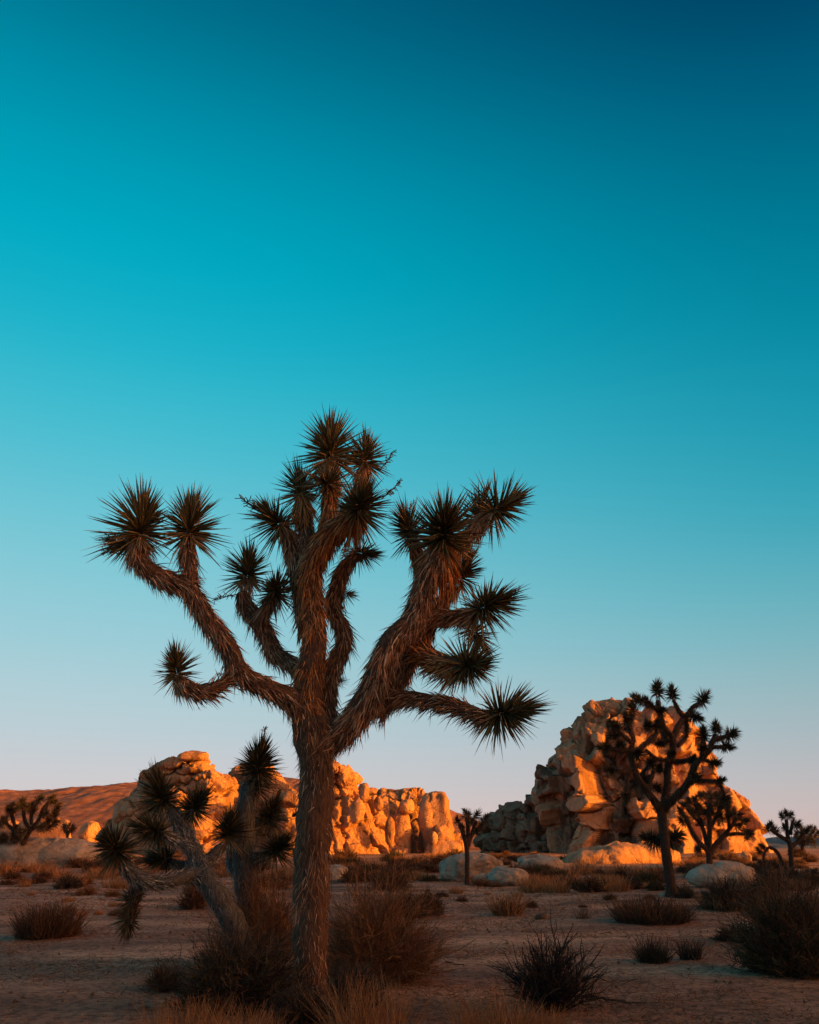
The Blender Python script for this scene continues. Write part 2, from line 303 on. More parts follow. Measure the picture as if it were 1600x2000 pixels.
# ------------------------------------------------------------------ rocks
def voronoi_relief(P, seeds, off, tilt, aniso, warp, warp_f, bulge, w, crack, cw, tau, s, thr=0.35):
    """blocks with their own offset and tilt, softly rounded, parted by cracks of uneven depth"""
    wv = np.stack([fbm(P * warp_f, 3, s), fbm(P * warp_f + 31, 3, s + 1), fbm(P * warp_f + 67, 3, s + 2)], 1)
    q = (P + warp * wv) * aniso; S = seeds * aniso; n = len(P); idx = np.empty(n, int); h = np.empty(n)
    rg = np.random.default_rng(s + 7); G = rg.normal(0, tilt, (len(S), 3)); H = rg.uniform(0, 1, (len(S), len(S))); H = np.minimum(H, H.T)
    for c in range(0, n, 15000):
        qq, pp = q[c:c + 15000], P[c:c + 15000]; d2 = (qq ** 2).sum(1)[:, None] - 2 * qq @ S.T + (S ** 2).sum(1)[None]
        o = np.argpartition(d2, 3, axis=1)[:, :4]; a = np.take_along_axis(d2, o, 1); k = np.argsort(a, 1); o = np.take_along_axis(o, k, 1); a = np.maximum(np.take_along_axis(a, k, 1), 0)
        bd = (a[:, 1] - a[:, 0]) / (2 * np.linalg.norm(S[o[:, 0]] - S[o[:, 1]], axis=1) + 1e-6)
        d = np.sqrt(a); wt_ = np.exp(-(d - d[:, :1]) / tau); val = off[o] + np.clip(((pp[:, None] - seeds[o]) * G[o]).sum(-1), -0.8, 0.8)
        v = (wt_ * val).sum(1) / wt_.sum(1); st = np.clip((H[o[:, 0], o[:, 1]] - 0.4 * thr) / 0.3, 0, 1.2)
        t = np.clip(bd / w, 0, 1); h[c:c + 15000] = v + st * (bulge * (np.sqrt(1 - (1 - t) ** 2) - 1) - crack * np.exp(-(bd / cw) ** 2)); idx[c:c + 15000] = o[:, 0]
    return idx, h
def rock_mass(parent, base, left, right, Y0, seeds_px, offs=None, kd=0.62, nth=300, nz=150, nback=26, aniso=(1, 1, 1.3), bulge=0.9, w=0.9,
              fine=5, fine_b=0.25, mat=None, pick=None, power=2.5, s=0, lump=0.5, offr=0.35, tilt=0.2, crack=0.55, prow=None, flute_k=0.10):
    L = np.array([at(x, y, Y0) for x, y in left]); Rr = np.array([at(x, y, Y0) for x, y in right])
    zt = min(L[:, 2].max(), Rr[:, 2].max()); zb = base[2] - 1.0
    L = L[np.argsort(L[:, 2])]; Rr = Rr[np.argsort(Rr[:, 2])]
    t = np.linspace(0, 1, nz); z = zb + (zt - zb) * (1 - (1 - t) ** 1.25)
    xl, xr = np.interp(z, L[:, 2], L[:, 0]), np.interp(z, Rr[:, 2], Rr[:, 0])
    c, a = (xl + xr) / 2, np.maximum((xr - xl) / 2, 0.05)
    tz = (z - zb) / (zt - zb); b = kd * np.maximum(a.mean() * 0.9 + 0.1 * a, 0) * np.sqrt(np.clip(1 - tz ** 2.6, 0.004, 1)) ** 1.0
    front = np.linspace(math.pi, 2 * math.pi, int(nth * 0.72), endpoint=False); back = np.linspace(0, math.pi, nth - len(front), endpoint=False)
    th = np.concatenate([back, front]); ct, st = np.cos(th), np.sin(th); rad = (np.abs(ct) ** power + np.abs(st) ** power) ** (-1 / power)
    X = c[:, None] + a[:, None] * (ct * rad)[None]; Y = Y0 + b[:, None] * (st * rad)[None]; Z = np.repeat(z[:, None], nth, 1)
    if prow:   # plan turned or bent about a vertical edge: (pixel x of the edge, slope left of it, slope right of it)
        xp = at(prow[0], 1600, Y0)[0]; Y = Y + np.where(X < xp, prow[1] * (xp - X), prow[2] * (X - xp)) * sstep(0, 0.3, 1 - tz)[:, None]
    G = np.stack([X, Y, Z], -1)
    du = np.roll(G, -1, 1) - np.roll(G, 1, 1); dv = np.gradient(G, axis=0); Nn = norm(np.cross(du, dv)).reshape(-1, 3); P = G.reshape(-1, 3)
    # seeds on the front from pixels, others spread over the back
    fr = np.repeat((st < 0.02)[None], nz, 0).ravel(); S = []
    fp = P[fr]; sc_ = np.array([[(800 + F_PX * p[0] / (p[1] * math.cos(PITCH) + (p[2] - CAM_H) * math.sin(PITCH))), 0] for p in fp[:1]])
    dep = fp[:, 1] * math.cos(PITCH) + (fp[:, 2] - CAM_H) * math.sin(PITCH)
    pxs = 800 + F_PX * fp[:, 0] / dep; pys = 1000 - F_PX * (-fp[:, 1] * math.sin(PITCH) + (fp[:, 2] - CAM_H) * math.cos(PITCH)) / dep
    for (x, y) in seeds_px: S.append(fp[np.argmin((pxs - x) ** 2 + (pys - y) ** 2)])
    rg = np.random.default_rng(s + 100); bk = P[~fr]
    S += list(bk[rg.choice(len(bk), nback, replace=False)]); S = np.array(S)
    off = rg.uniform(-offr, offr, len(S)); 
    if offs: 
        for i_, o_ in offs.items(): off[i_] = o_
    size = (zt - zb) / 12
    idx, h1 = voronoi_relief(P, S, off, tilt, np.array(aniso), 0.55 * size, 0.8 / size, bulge, w, crack, 0.115 * size, 0.07 * size, s)
    S2 = P[rg.choice(len(P), len(S) * fine, replace=False)]
    _, h2 = voronoi_relief(P, S2, rg.uniform(-0.15, 0.15, len(S2)), 0.12, np.array(aniso), 0.4 * size, 1.3 / size, fine_b * 0.35, w * 0.3, fine_b, 0.06 * size, 0.06 * size, s + 9, thr=1.0)
    flute = np.abs(noise3(P * np.array([1.1, 1.1, 0.28]) / size, s + 44))
    h = h1 + h2 + lump * fbm(P / (size * 2.4), 3, s + 3) - flute_k * flute * size + 0.05 * fbm(P / (size * 0.35), 3, s + 5)
    edge = np.repeat(sstep(1.0, 0.86, t), nth)
    P2 = P + Nn * (h * (0.12 + 0.88 * edge))[:, None]
    V = P2.reshape(nz, nth, 3); i = np.arange(nz * nth).reshape(nz, nth); j = np.roll(i, -1, 1)
    top = P2[-nth:].mean(0); V = np.vstack([P2, top[None]]) - np.array(base)
    Q = np.stack([i[:-1], j[:-1], j[1:], i[1:]], -1).reshape(-1, 4)
    cap = np.stack([i[-1], j[-1], np.full(nth, nz * nth), np.full(nth, nz * nth)], -1)
    tri = np.vstack([Q[:, [0, 1, 2]], Q[:, [0, 2, 3]], cap[:, :3]]); fi = idx[tri[:, 0]]
    for k in range(len(S)):
        f = tri[fi == k]
        if len(f) < 20: 
            continue
        u, inv = np.unique(f, return_inverse=True)
        mt = mat if not pick or not pick(k) else pick(k)
        obj('rock_block', make_mesh('rock_block', V[u], inv.reshape(-1, 3), mt), parent)
    small = [k for k in range(len(S)) if 0 < (fi == k).sum() < 20]
    if small:
        f = tri[np.isin(fi, small)]; u, inv = np.unique(f, return_inverse=True)
        obj('rock_block', make_mesh('rock_block', V[u], inv.reshape(-1, 3), mat), parent)
def boulder_mesh(hx, hy, hz, s, mat, power=2.4, cuts=7, nu=110, nv=66, rough=0.15, cutd=0.82):
    rg = np.random.default_rng(s + 500)
    ph = np.linspace(-math.pi / 2, math.pi / 2, nv); th = np.linspace(0, 2 * math.pi, nu, endpoint=False)
    a, b = np.meshgrid(ph, th, indexing='ij'); D = np.stack([np.cos(a) * np.cos(b), np.cos(a) * np.sin(b), np.sin(a)], -1).reshape(-1, 3)
    r = (np.abs(D) ** power).sum(1) ** (-1 / power); P = D * r[:, None]
    for _ in range(cuts):
        n = norm(rg.normal(size=3)); d = rg.uniform(cutd, 1.0); e = np.maximum(P @ n - d, 0); P = P - e[:, None] * n * 0.85
    P = P * (1 + 0.5 * rough * fbm(P * 1.3 + s, 3, s))[:, None]
    sc_ = np.array([hx, hy, hz]); P = P * sc_; m = sc_.min()
    P = P + norm(P / sc_) * (m * rough * 0.6 * fbm(P / m * 2.2 + s, 4, s + 2))[:, None]
    sd = P[rg.choice(len(P), 9, replace=False)] * rg.uniform(0.5, 1.0, (9, 1)); _, hh = voronoi_relief(P, sd, rg.uniform(-0.05, 0.05, 9) * m, 0.05, np.ones(3), 0.25 * m, 1.2 / m, 0.05 * m, 0.3 * m, 0.16 * m, 0.05 * m, 0.08 * m, s, thr=0.9)
    P = P + norm(P / sc_) * hh[:, None]
    i = np.arange(nu * nv).reshape(nv, nu); j = np.roll(i, -1, 1)
    Q = np.stack([i[:-1], j[:-1], j[1:], i[1:]], -1).reshape(-1, 4)
    return make_mesh('boulder', P, Q, mat)
def boulder_px(name, x0, x1, ytop, ybase, mat, s, Y=None, parent=None, base=None, deep=1.0, power=2.4, cuts=7, rotz=0.0, bury=0.25, tilt=0, **kw):
    """rounded boulder filling a pixel box; its distance comes from the ground where its foot stands, unless given"""
    g = gp((x0 + x1) / 2, ybase) if Y is None else at((x0 + x1) / 2, ybase, Y)
    tp = at((x0 + x1) / 2, ytop, g[1]); m = mpp(g); hx = (x1 - x0) / 2 * m; H = tp[2] - g[2]; hz = H / 2 * (1 + bury)
    o = obj(name, boulder_mesh(hx, hx * deep, hz, s, mat, power, cuts, **kw), parent)
    loc = np.array([g[0], g[1] + hx * deep * 0.5, g[2] + H - hz])
    o.location = loc if base is None else loc - np.array(base); o.rotation_euler = (0, R(tilt), rotz)
    return o
z5 = lambda x, y: (940 + x / 2.4242, 1300 + y / 2.4242)
# --- the big dome
YD = 118.0
bd = at(1270, 1680, YD); bd[2] = ground_h(bd[0], bd[1])[0]
dome = tag(empty('rock_dome', bd), 'huge jointed granite dome, lit orange on its right flank, behind the forked tree', 'rock formation')
dl = [(1090, 1700), (1085, 1680), (1078, 1620), (1062, 1570), (1057, 1548), (1057, 1515), (1068, 1490), (1090, 1453), (1121, 1420), (1130, 1399), (1148, 1385), (1165, 1372), (1185, 1366), (1196, 1363)]
dr = [(1500, 1700), (1497, 1670), (1493, 1651), (1472, 1605), (1456, 1572), (1435, 1554), (1418, 1548), (1396, 1523), (1390, 1494), (1381, 1457), (1369, 1440), (1362, 1420), (1324, 1402), (1290, 1396), (1240, 1378), (1200, 1366), (1198, 1363)]
ds = [(590,190),(540,215),(500,240),(660,200),(560,260),(470,290),(640,270),(730,220),(420,340),(500,330),(570,320),(650,330),(740,300),(370,390),(440,380),(520,400),(620,400),(820,270),(900,265),(980,310),(1020,330),(330,430),(300,500),(380,480),(450,470),(560,470),(650,470),(740,420),(860,400),(950,390),(1040,420),(280,570),(340,560),(420,560),(480,570),(560,560),(640,560),(720,560),(960,500),(1060,520),(320,640),(400,640),(490,650),(590,650),(670,690),(765,690),(900,600),(970,600),(1070,600),(1150,640),(1220,660),(350,720),(430,730),(520,740),(610,760),(690,760),(780,780),(920,680),(1010,700),(1110,720),(1200,720),(1280,760),(380,800),(480,810),(570,820),(680,830),(800,850),(950,800),(1060,820),(1180,820),(1270,850),(1320,860),(840,500),(860,330)]
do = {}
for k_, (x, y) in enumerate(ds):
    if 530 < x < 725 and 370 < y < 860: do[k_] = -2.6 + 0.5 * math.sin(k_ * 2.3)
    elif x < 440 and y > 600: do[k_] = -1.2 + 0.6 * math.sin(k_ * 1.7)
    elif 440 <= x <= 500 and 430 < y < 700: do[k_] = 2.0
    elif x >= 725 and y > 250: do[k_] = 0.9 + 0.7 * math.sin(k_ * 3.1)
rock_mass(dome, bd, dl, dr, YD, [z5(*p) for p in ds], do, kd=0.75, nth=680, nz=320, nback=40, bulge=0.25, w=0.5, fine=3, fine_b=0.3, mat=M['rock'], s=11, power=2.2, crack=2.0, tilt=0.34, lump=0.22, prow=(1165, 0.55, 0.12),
          pick=lambda k: M['rock_dark'] if (k in do and do[k] < 0) or (k < len(ds) and ds[k][0] < 440 and ds[k][1] > 420) else None)  # left and recessed blocks: varnish stains plus shade painted in as darker rock
# --- rubble shoulder left of the dome
YB = 125.0
br = at(1010, 1680, YB); br[2] = ground_h(br[0], br[1])[0]
rub = tag(empty('rock_pile', br), 'dark shaded heap of broken granite blocks against the foot of the dome', 'rock formation')
rg_ = np.random.default_rng(5)
rs = [(x + rg_.uniform(-6, 6), y + rg_.uniform(-5, 5)) for y in range(1575, 1690, 19) for x in range(950, 1120, 22) if y > 1590 - 0.3 * (x - 950)]
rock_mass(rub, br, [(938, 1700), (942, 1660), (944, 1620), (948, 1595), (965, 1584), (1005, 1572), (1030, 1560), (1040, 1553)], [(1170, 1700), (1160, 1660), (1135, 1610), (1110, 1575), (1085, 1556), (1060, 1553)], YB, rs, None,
          kd=0.8, nth=360, nz=180, nback=20, bulge=0.5, w=0.7, fine=3, fine_b=0.12, crack=0.9, mat=M['rock_shade_brown'], s=23, lump=0.2, offr=0.5, tilt=0.35, prow=(1085, 0.7, 0.0))
# --- layered outcrop on the left
YA = 104.0
ba = at(380, 1660, YA); ba[2] = ground_h(ba[0], ba[1])[0]
lay = tag(empty('layered_outcrop', ba), 'rounded layered granite outcrop with a flat cap stone, behind the leaning trees', 'rock formation')
al = [(140, 1700), (150, 1640), (160, 1620), (178, 1587), (200, 1557), (236, 1527), (254, 1509), (300, 1494), (342, 1480), (360, 1471), (370, 1466)]
ar = [(470, 1700), (466, 1640), (464, 1600), (460, 1560), (452, 1530), (440, 1512), (431, 1503), (408, 1493), (402, 1481), (398, 1471), (390, 1466)]
as_ = [(380,1473),(345,1489),(385,1488),(300,1506),(360,1501),(405,1505),(280,1525),(335,1520),(390,1530),(435,1530),(265,1552),(330,1560),(410,1560),(240,1580),(290,1598),(360,1600),(435,1600),(225,1620),(275,1632),(350,1636),(440,1640)]
rock_mass(lay, ba, al, ar, YA, as_, None, kd=0.75, nth=440, nz=240, aniso=(0.5, 0.8, 2.2), prow=(415, 0.62, 0.4), tilt=0.10, crack=1.5, bulge=0.6, w=1.1, flute_k=0.03, fine=2, fine_b=0.06, mat=M['rock'], s=31, nback=22, lump=0.2, offr=0.3)
o = boulder_px('rock_block', 346, 402, 1467, 1485, M['rock'], 58, Y=YA - 1.5, parent=lay, base=ba, power=3.6, bury=0.1, nu=48, nv=32)
YH = 110.0
bh = at(520, 1660, YH); bh[2] = ground_h(bh[0], bh[1])[0]
hump = tag(empty('rounded_outcrop', bh), 'low rounded granite hump between the cap-stone outcrop and the thick tree trunk', 'rock formation')
rock_mass(hump, bh, [(432, 1700), (434, 1640), (436, 1560), (440, 1520), (452, 1503), (470, 1495), (490, 1490)], [(600, 1700), (595, 1640), (585, 1590), (575, 1560), (560, 1532), (534, 1508), (515, 1497), (500, 1490)], YH,
          [(460,1505),(480,1500),(510,1510),(540,1525),(455,1530),(495,1530),(530,1550),(560,1555),(460,1565),(500,1570),(550,1585),(455,1600),(500,1610),(550,1620),(460,1640),(510,1645),(560,1650)], None,
          kd=0.8, nth=340, nz=170, aniso=(0.8, 0.9, 1.4), bulge=0.4, w=0.6, crack=1.4, flute_k=0.03, prow=(530, 0.6, 0.3), fine=2, fine_b=0.06, mat=M['rock'], s=37, nback=16, lump=0.25, offr=0.5)
# --- bright crag behind the thick trunk
YC = 104.0
bc = at(650, 1665, YC); bc[2] = ground_h(bc[0], bc[1])[0]
crag = tag(empty('sunlit_crag', bc), 'bright orange sunlit granite crag rising behind the thick tree trunk', 'rock formation')
rock_mass(crag, bc, [(548, 1700), (550, 1640), (553, 1600), (556, 1565), (566, 1545), (590, 1528), (612, 1502), (636, 1488), (644, 1485)], [(786, 1700), (780, 1668), (774, 1630), (762, 1605), (753, 1580), (745, 1560), (728, 1545), (708, 1532), (697, 1516), (680, 1502), (666, 1492), (652, 1485)], YC,
          [(640,1500),(670,1512),(690,1535),(650,1540),(715,1550),(735,1565),(690,1575),(720,1580),(655,1580),(640,1610),(720,1605),(750,1600),(700,1640),(660,1650),(620,1570),(590,1590),(570,1575),(600,1640),(745,1640),(768,1640),(570,1620),(620,1540),(590,1550),(735,1660),(690,1665)], None,
          kd=0.7, nth=440, nz=230, aniso=(1.2, 1, 0.9), bulge=0.35, w=0.6, crack=1.3, tilt=0.22, prow=(560, 0.3, 0.5), flute_k=0.05, fine=2, fine_b=0.07, mat=M['rock'], s=43, nback=20, lump=0.3, offr=0.4)
for k_, (x0, x1, yt, yb, pw) in enumerate([(712, 738, 1538, 1550, 4), (683, 712, 1560, 1600, 2.4), (730, 748, 1555, 1580, 2.3), (750, 772, 1595, 1640, 2.6), (700, 722, 1528, 1560, 2.6), (546, 600, 1545, 1572, 3)]):
    boulder_px('rock_block', x0, x1, yt, yb, M['rock'], 60 + k_, Y=YC - 6.0 + 0.5 * max(0, (x0 - 560)) * 0.065, parent=crag, base=bc, power=pw, bury=0.2, nu=40, nv=26)
# --- pillared outcrop
YP = 116.0
bp_ = at(820, 1668, YP); bp_[2] = ground_h(bp_[0], bp_[1])[0]
pil = tag(empty('pillared_outcrop', bp_), 'sunlit granite outcrop split into upright pillars with a round stone wedged above a gap', 'rock formation')
rock_mass(pil, bp_, [(732, 1700), (734, 1640), (737, 1580), (740, 1556), (748, 1548), (770, 1542), (790, 1539)], [(908, 1700), (902, 1660), (893, 1619), (880, 1587), (872, 1566), (856, 1552), (830, 1545), (810, 1539)], YP,
          [(760,1550),(800,1547),(840,1552),(765,1575),(800,1580),(850,1580),(760,1610),(800,1620),(850,1620),(770,1650),(820,1655),(880,1640),(875,1600)], None,
          kd=0.55, nth=340, nz=180, bulge=0.45, w=0.8, fine=2, fine_b=0.12, mat=M['rock'], s=51, nback=16, lump=0.25, offr=0.4)
for k_, (x0, x1, yt, yb, pw, dy) in enumerate([(764, 803, 1584, 1680, 3.2, -7), (780, 809, 1560, 1587, 2.2, -8), (819, 884, 1546, 1680, 3.4, -6), (838, 855, 1624, 1649, 2.2, -10.5), (826, 906, 1640, 1690, 2.6, -9.5), (840, 884, 1612, 1648, 3, -8.5), (766, 800, 1655, 1682, 2.6, -9), (743, 772, 1590, 1680, 3, -3.5)]):
    boulder_px('rock_block', x0, x1, yt, yb, M['rock'], 80 + k_, Y=YP + dy, parent=pil, base=bp_, power=pw, bury=0.1, cuts=5, nu=48, nv=32)
# --- loose boulders (label, box in pixels, material)
for k_, (nm, lb, x0, x1, yt, yb, mt, dp, pw, ct) in enumerate([
    ('boulder', 'large smooth grey boulder behind the slim young tree', 856, 988, 1667, 1722, 'rock_pale', 0.8, 2.3, 4),
    ('boulder', 'small round grey boulder in front of the large smooth grey one', 952, 1034, 1692, 1731, 'rock_pale', 0.9, 2.2, 4),
    ('boulder', 'tiny pale boulder tucked beside the small round grey one', 928, 962, 1706, 1728, 'rock_pale', 1.0, 2.3, 5),
    ('boulder', 'blocky tan boulder between the grey boulders and the sunlit whaleback', 1012, 1104, 1669, 1702, 'rock_pale', 0.8, 2.8, 8),
    ('boulder', 'small cracked boulder leaning on the end of the whaleback', 1094, 1138, 1674, 1702, 'rock', 1.0, 2.4, 8),
    ('whaleback_rock', 'long low whaleback rock glowing orange in the sun, behind the forked tree', 1098, 1362, 1646, 1712, 'rock', 0.5, 2.2, 5),
    ('boulder', 'grey boulder half hidden behind dark scrub, right of the forked tree', 1350, 1486, 1686, 1732, 'rock_pale', 0.7, 2.3, 4),
    ('boulder', 'pale grey boulder showing beside the thick tree trunk', 615, 678, 1688, 1718, 'rock_pale', 1.0, 2.6, 6),
    ('flat_rock', 'broad flat pale slab of rock in the shade by the far left tree', -60, 215, 1638, 1694, 'rock_pale', 0.35, 2.4, 6),
    ('boulder', 'small sunlit boulder standing alone by the far plain', 1452, 1470, 1663, 1684, 'rock', 1.0, 2.8, 6),
    ('boulder', 'low pale stone lying among scrub beneath the whaleback', 1262, 1312, 1690, 1708, 'rock_pale', 0.8, 2.5, 6),
]):
    o = boulder_px(nm, x0, x1, yt, yb, M[mt], 120 + k_, deep=dp, power=pw, cuts=ct, rotz=0.5 if nm == 'whaleback_rock' else 0, Y=72 if nm == 'whaleback_rock' or 'leaning on' in lb else None)
    tag(o, lb, 'rock')
for k_, (x0, x1, yt, yb, Y, lb) in enumerate([(150, 186, 1604, 1622, 300, 'square sunlit block on the slope below the reddish hill'), (110, 132, 1600, 1622, 290, 'small upright sunlit rock on the slope beside the square block'),
        (20, 105, 1590, 1650, 150, 'rounded sunlit rock glowing orange behind the far left tree'), (-40, 40, 1605, 1652, 155, 'sunlit rock beside the frame edge behind the far left tree')]):
    g = at((x0 + x1) / 2, yb, Y); o = boulder_px('boulder', x0, x1, yt, yb + 40, M['rock'], 160 + k_, Y=Y, power=2.8, bury=0.0)
    tag(o, lb, 'rock')
tag(boulder_px('stone', 1046, 1072, 1784, 1797, M['rock_dark'], 181), 'dark stone lying alone on bare sand near the dead bush', 'stone')
tag(boulder_px('stone', 1289, 1303, 1744, 1752, M['rock_pale'], 182), 'white stone at the foot of the forked tree', 'stone')

# ------------------------------------------------------------------ joshua trees
def rosette(c, axis, L, n, stem=0.55, wid=0.026, amax=125, tan=0.12, m=4):
    axis = norm(np.asarray(axis, float)); a = np.cross(axis, [0.31, 0.2, 0.93]); a = norm(a); b = np.cross(axis, a)
    t = (np.arange(n) + rng.uniform(0, 1, n)) / n; az = np.arange(n) * 2.39996 + rng.normal(0, 0.15, n)
    pol = np.radians(amax + (6 - amax) * t ** 0.85 + rng.normal(0, 7, n))
    d = axis * np.cos(pol)[:, None] + (a * np.cos(az)[:, None] + b * np.sin(az)[:, None]) * np.sin(pol)[:, None]
    st = np.asarray(c) + axis * ((t - 0.5) * stem * L)[:, None] + d * 0.05 * L
    ln = L * rng.uniform(0.66, 1.12, n) * (1 - 0.12 * t) * (1 + 0.16 * np.cos(az - rng.uniform(0, 6.28)) + 0.08 * np.cos(2 * az + rng.uniform(0, 6.28))); s = np.linspace(0, 1, m)
    P = st[:, None] + d[:, None] * (ln[:, None] * s)[:, :, None]
    bend = norm(rng.normal(size=(n, 3))) * (L * np.where(rng.uniform(0, 1, n) < .07, .35, .07) * rng.uniform(0, 1, n))[:, None]; P = P + bend[:, None] * (s ** 2)[None, :, None]; P[:, :, 2] -= (0.07 * L * rng.uniform(-0.3, 1, n) + np.where((t < .15), .12 * L, 0))[:, None] * s ** 2
    prof = np.interp(s, [0, 0.15, 0.55, 1], [0.75, 1.0, 0.75, 0.06])
    rad = (wid * L) * prof[None] * rng.uniform(0.8, 1.2, n)[:, None]
    tone = np.clip(rng.normal(0.46, 0.2, n) + (t < tan) * rng.uniform(0.2, 0.6, n) + (rng.uniform(0, 1, n) < .05) * .4, 0, 1)
    return strands(P, rad, tone, 0.6)
def thatch(P, rad, density, L, out=0.32, grav=0.35, wid=0.05, tone0=0.5, jit=0.22, m=3, up=False):
    T, A, B = frames(P); seg = np.linalg.norm(np.diff(P, axis=0), axis=1); area = seg * rad[:-1] * 6.28
    n = int(area.sum() * density); 
    if n < 3: n = 3
    i = rng.choice(len(seg), n, p=area / area.sum()); f = rng.uniform(0, 1, n)[:, None]; th = rng.uniform(0, 6.283, n)
    Nn = A[i] * np.cos(th)[:, None] + B[i] * np.sin(th)[:, None]; c = P[i] * (1 - f) + P[i + 1] * f
    d = -T[i] * (1 if not up else rng.choice([-1, 1], n)[:, None]) + Nn * (out * rng.uniform(0.3, 1.6, n))[:, None] + np.array([0, 0, -grav]) + rng.normal(0, jit, (n, 3)); d = norm(d)
    ln = L * rng.uniform(0.5, 1.25, n); s = np.linspace(0, 1, m)
    st = c + Nn * (rad[i] * 0.86)[:, None]
    Pl = st[:, None] + d[:, None] * (ln[:, None] * s)[:, :, None]; Pl[:, :, 2] -= (ln * rng.uniform(0, 0.22, n))[:, None] * s ** 2
    r = (L * wid) * np.interp(s, [0, 0.5, 1], [1, 0.8, 0.08])[None] * rng.uniform(0.7, 1.3, n)[:, None]
    return strands(Pl, r, np.clip(rng.normal(tone0, 0.3, n), 0, 1), 0.5)
def stalk(p0, p1, L):
    """dry branched flower stalk"""
    p0, p1 = np.asarray(p0, float), np.asarray(p1, float); d = p1 - p0; l = np.linalg.norm(d); parts = []
    t = np.linspace(0, 1, 6)[:, None]; main = (p0 + d * t + rng.normal(0, 0.02 * l, (6, 3)) * t)[None]
    parts.append(strands(main, np.full((1, 6), 0.03 * l) * np.linspace(1, 0.5, 6), np.array([0.5])))
    n = 26; u = rng.uniform(0.25, 1, n); st = p0 + d * u[:, None]; dd = norm(norm(d) * 0.5 + rng.normal(0, 0.7, (n, 3))); ln = 0.22 * l * rng.uniform(0.5, 1.2, n)
    s = np.linspace(0, 1, 3); Pl = st[:, None] + dd[:, None] * (ln[:, None] * s)[:, :, None] + rng.normal(0, 0.015 * l, (n, 3, 3))
    parts.append(strands(Pl, np.full((n, 3), 0.016 * l), rng.uniform(0, 1, n)))
    return join(parts)
def joshua(label, Y0, foot, branches, rosettes, stalks=(), leaf_n=260, leaf_w=0.026, dens=900, thatch_px=30, grey=False, step=0.06, seg=16, group=None, orange=(), name='joshua_tree', leaf_m=4, fat=0.84, dark=False, skirts=(), dead=(), grav=0.35):
    g = at(foot[0], foot[1], Y0); base = np.array([g[0], g[1], ground_h(g[0], g[1])[0]])
    root = tag(empty(name, base), label, 'joshua tree', group); mp_ = mpp(at(foot[0], foot[1] - 200, Y0))
    for bi, br_ in enumerate(branches):
        pts = np.array([at(x, y, Y0 + dY) for x, y, r, dY in br_]); rd = np.array([r for _, _, r, _ in br_]) * np.array([mpp(p) for p in pts])
        if bi == 0 and pts[0][2] > base[2] - 0.1: pts = np.vstack([[pts[0][0], pts[0][1], base[2] - 0.15], pts]); rd = np.r_[rd[0] * 1.1, rd]
        P, r = smooth_path(pts - base, rd, step)
        r = r * (0.98 if bi == 0 and not dark else fat); V, F_ = tube(P, r * 0.97, seg, 0.16 if dens else 0.1, 5)
        o = obj('trunk' if bi == 0 else 'branch', make_mesh('limb', V, F_, M['bark_grey' if grey else 'bark_dark' if dark else 'bark']), root)
        if dens:
            L = thatch_px * mp_
            mt = M['thatch_orange'] if bi in orange else M['thatch_dark'] if bi in dead else M['thatch_grey' if grey else 'thatch_dark' if dark else 'thatch']
            if bi == 0: parts = [thatch(P, r, dens * 1.2, L * 0.7, out=0.16, grav=0.15, wid=0.035, tone0=0.36, jit=0.4)]
            else: parts = [thatch(P, r, dens * .6, L, out=0.5, tone0=0.42, jit=0.3, grav=grav, wid=0.042), thatch(P, r, dens, L * 0.75, out=0.2, tone0=0.58, jit=0.2, grav=grav, wid=0.06)]
            V, F_, tn = join(parts)
            tag(obj('dead_leaf_thatch', make_mesh('thatch', V, F_, mt, tn), o), kind='stuff')
    for ri, (x, y, ax, Lpx, dY, *rest) in enumerate(rosettes):
        c = at(x, y, Y0 + dY); L = (1.02 if not dark else 1.0) * Lpx * mpp(c); k = rest[0] if rest else 1.0
        V, F_, tn = rosette(c - base, (ax[0], -ax[2], ax[1]), L, int(leaf_n * k), wid=leaf_w, m=leaf_m, amax=rest[1] if len(rest) > 1 else 122)
        tag(obj('leaf_rosette', make_mesh('rosette', V, F_, M['leaf_dark' if dark else 'leaf_mid' if grey else 'leaf'], tn), root), kind='stuff')
        if dens and not (grey and ri not in skirts):   # skirt of bleached leaves under the living ones
            axw = norm(np.array([ax[0], -ax[2], ax[1]], float)); Pp = np.array([c - base - axw * L * 0.75, c - base - axw * L * 0.4, c - base - axw * L * 0.12])
            Pp, rr = smooth_path(Pp, np.array([0.16, 0.17, 0.14]) * L, 0.03)
            V, F_, tn = thatch(Pp, rr, dens * 1.5, L * (0.95 if ri in skirts else 0.5), out=0.4 if ri in skirts else 0.28, grav=0.35, tone0=0.66, wid=0.035)
            tag(obj('dead_leaf_skirt', make_mesh('skirt', V, F_, M['thatch_orange' if ri in skirts else 'thatch_grey' if grey else 'thatch_dark' if dark else 'thatch'], tn), root), kind='stuff')
    for (x0, y0, x1, y1, dY) in stalks:
        V, F_, tn = stalk(at(x0, y0, Y0 + dY) - base, at(x1, y1, Y0 + dY - 0.05) - base, 1)
        obj('flower_stalk', make_mesh('stalk', V, F_, M['stalk'], tn), root)
    return root
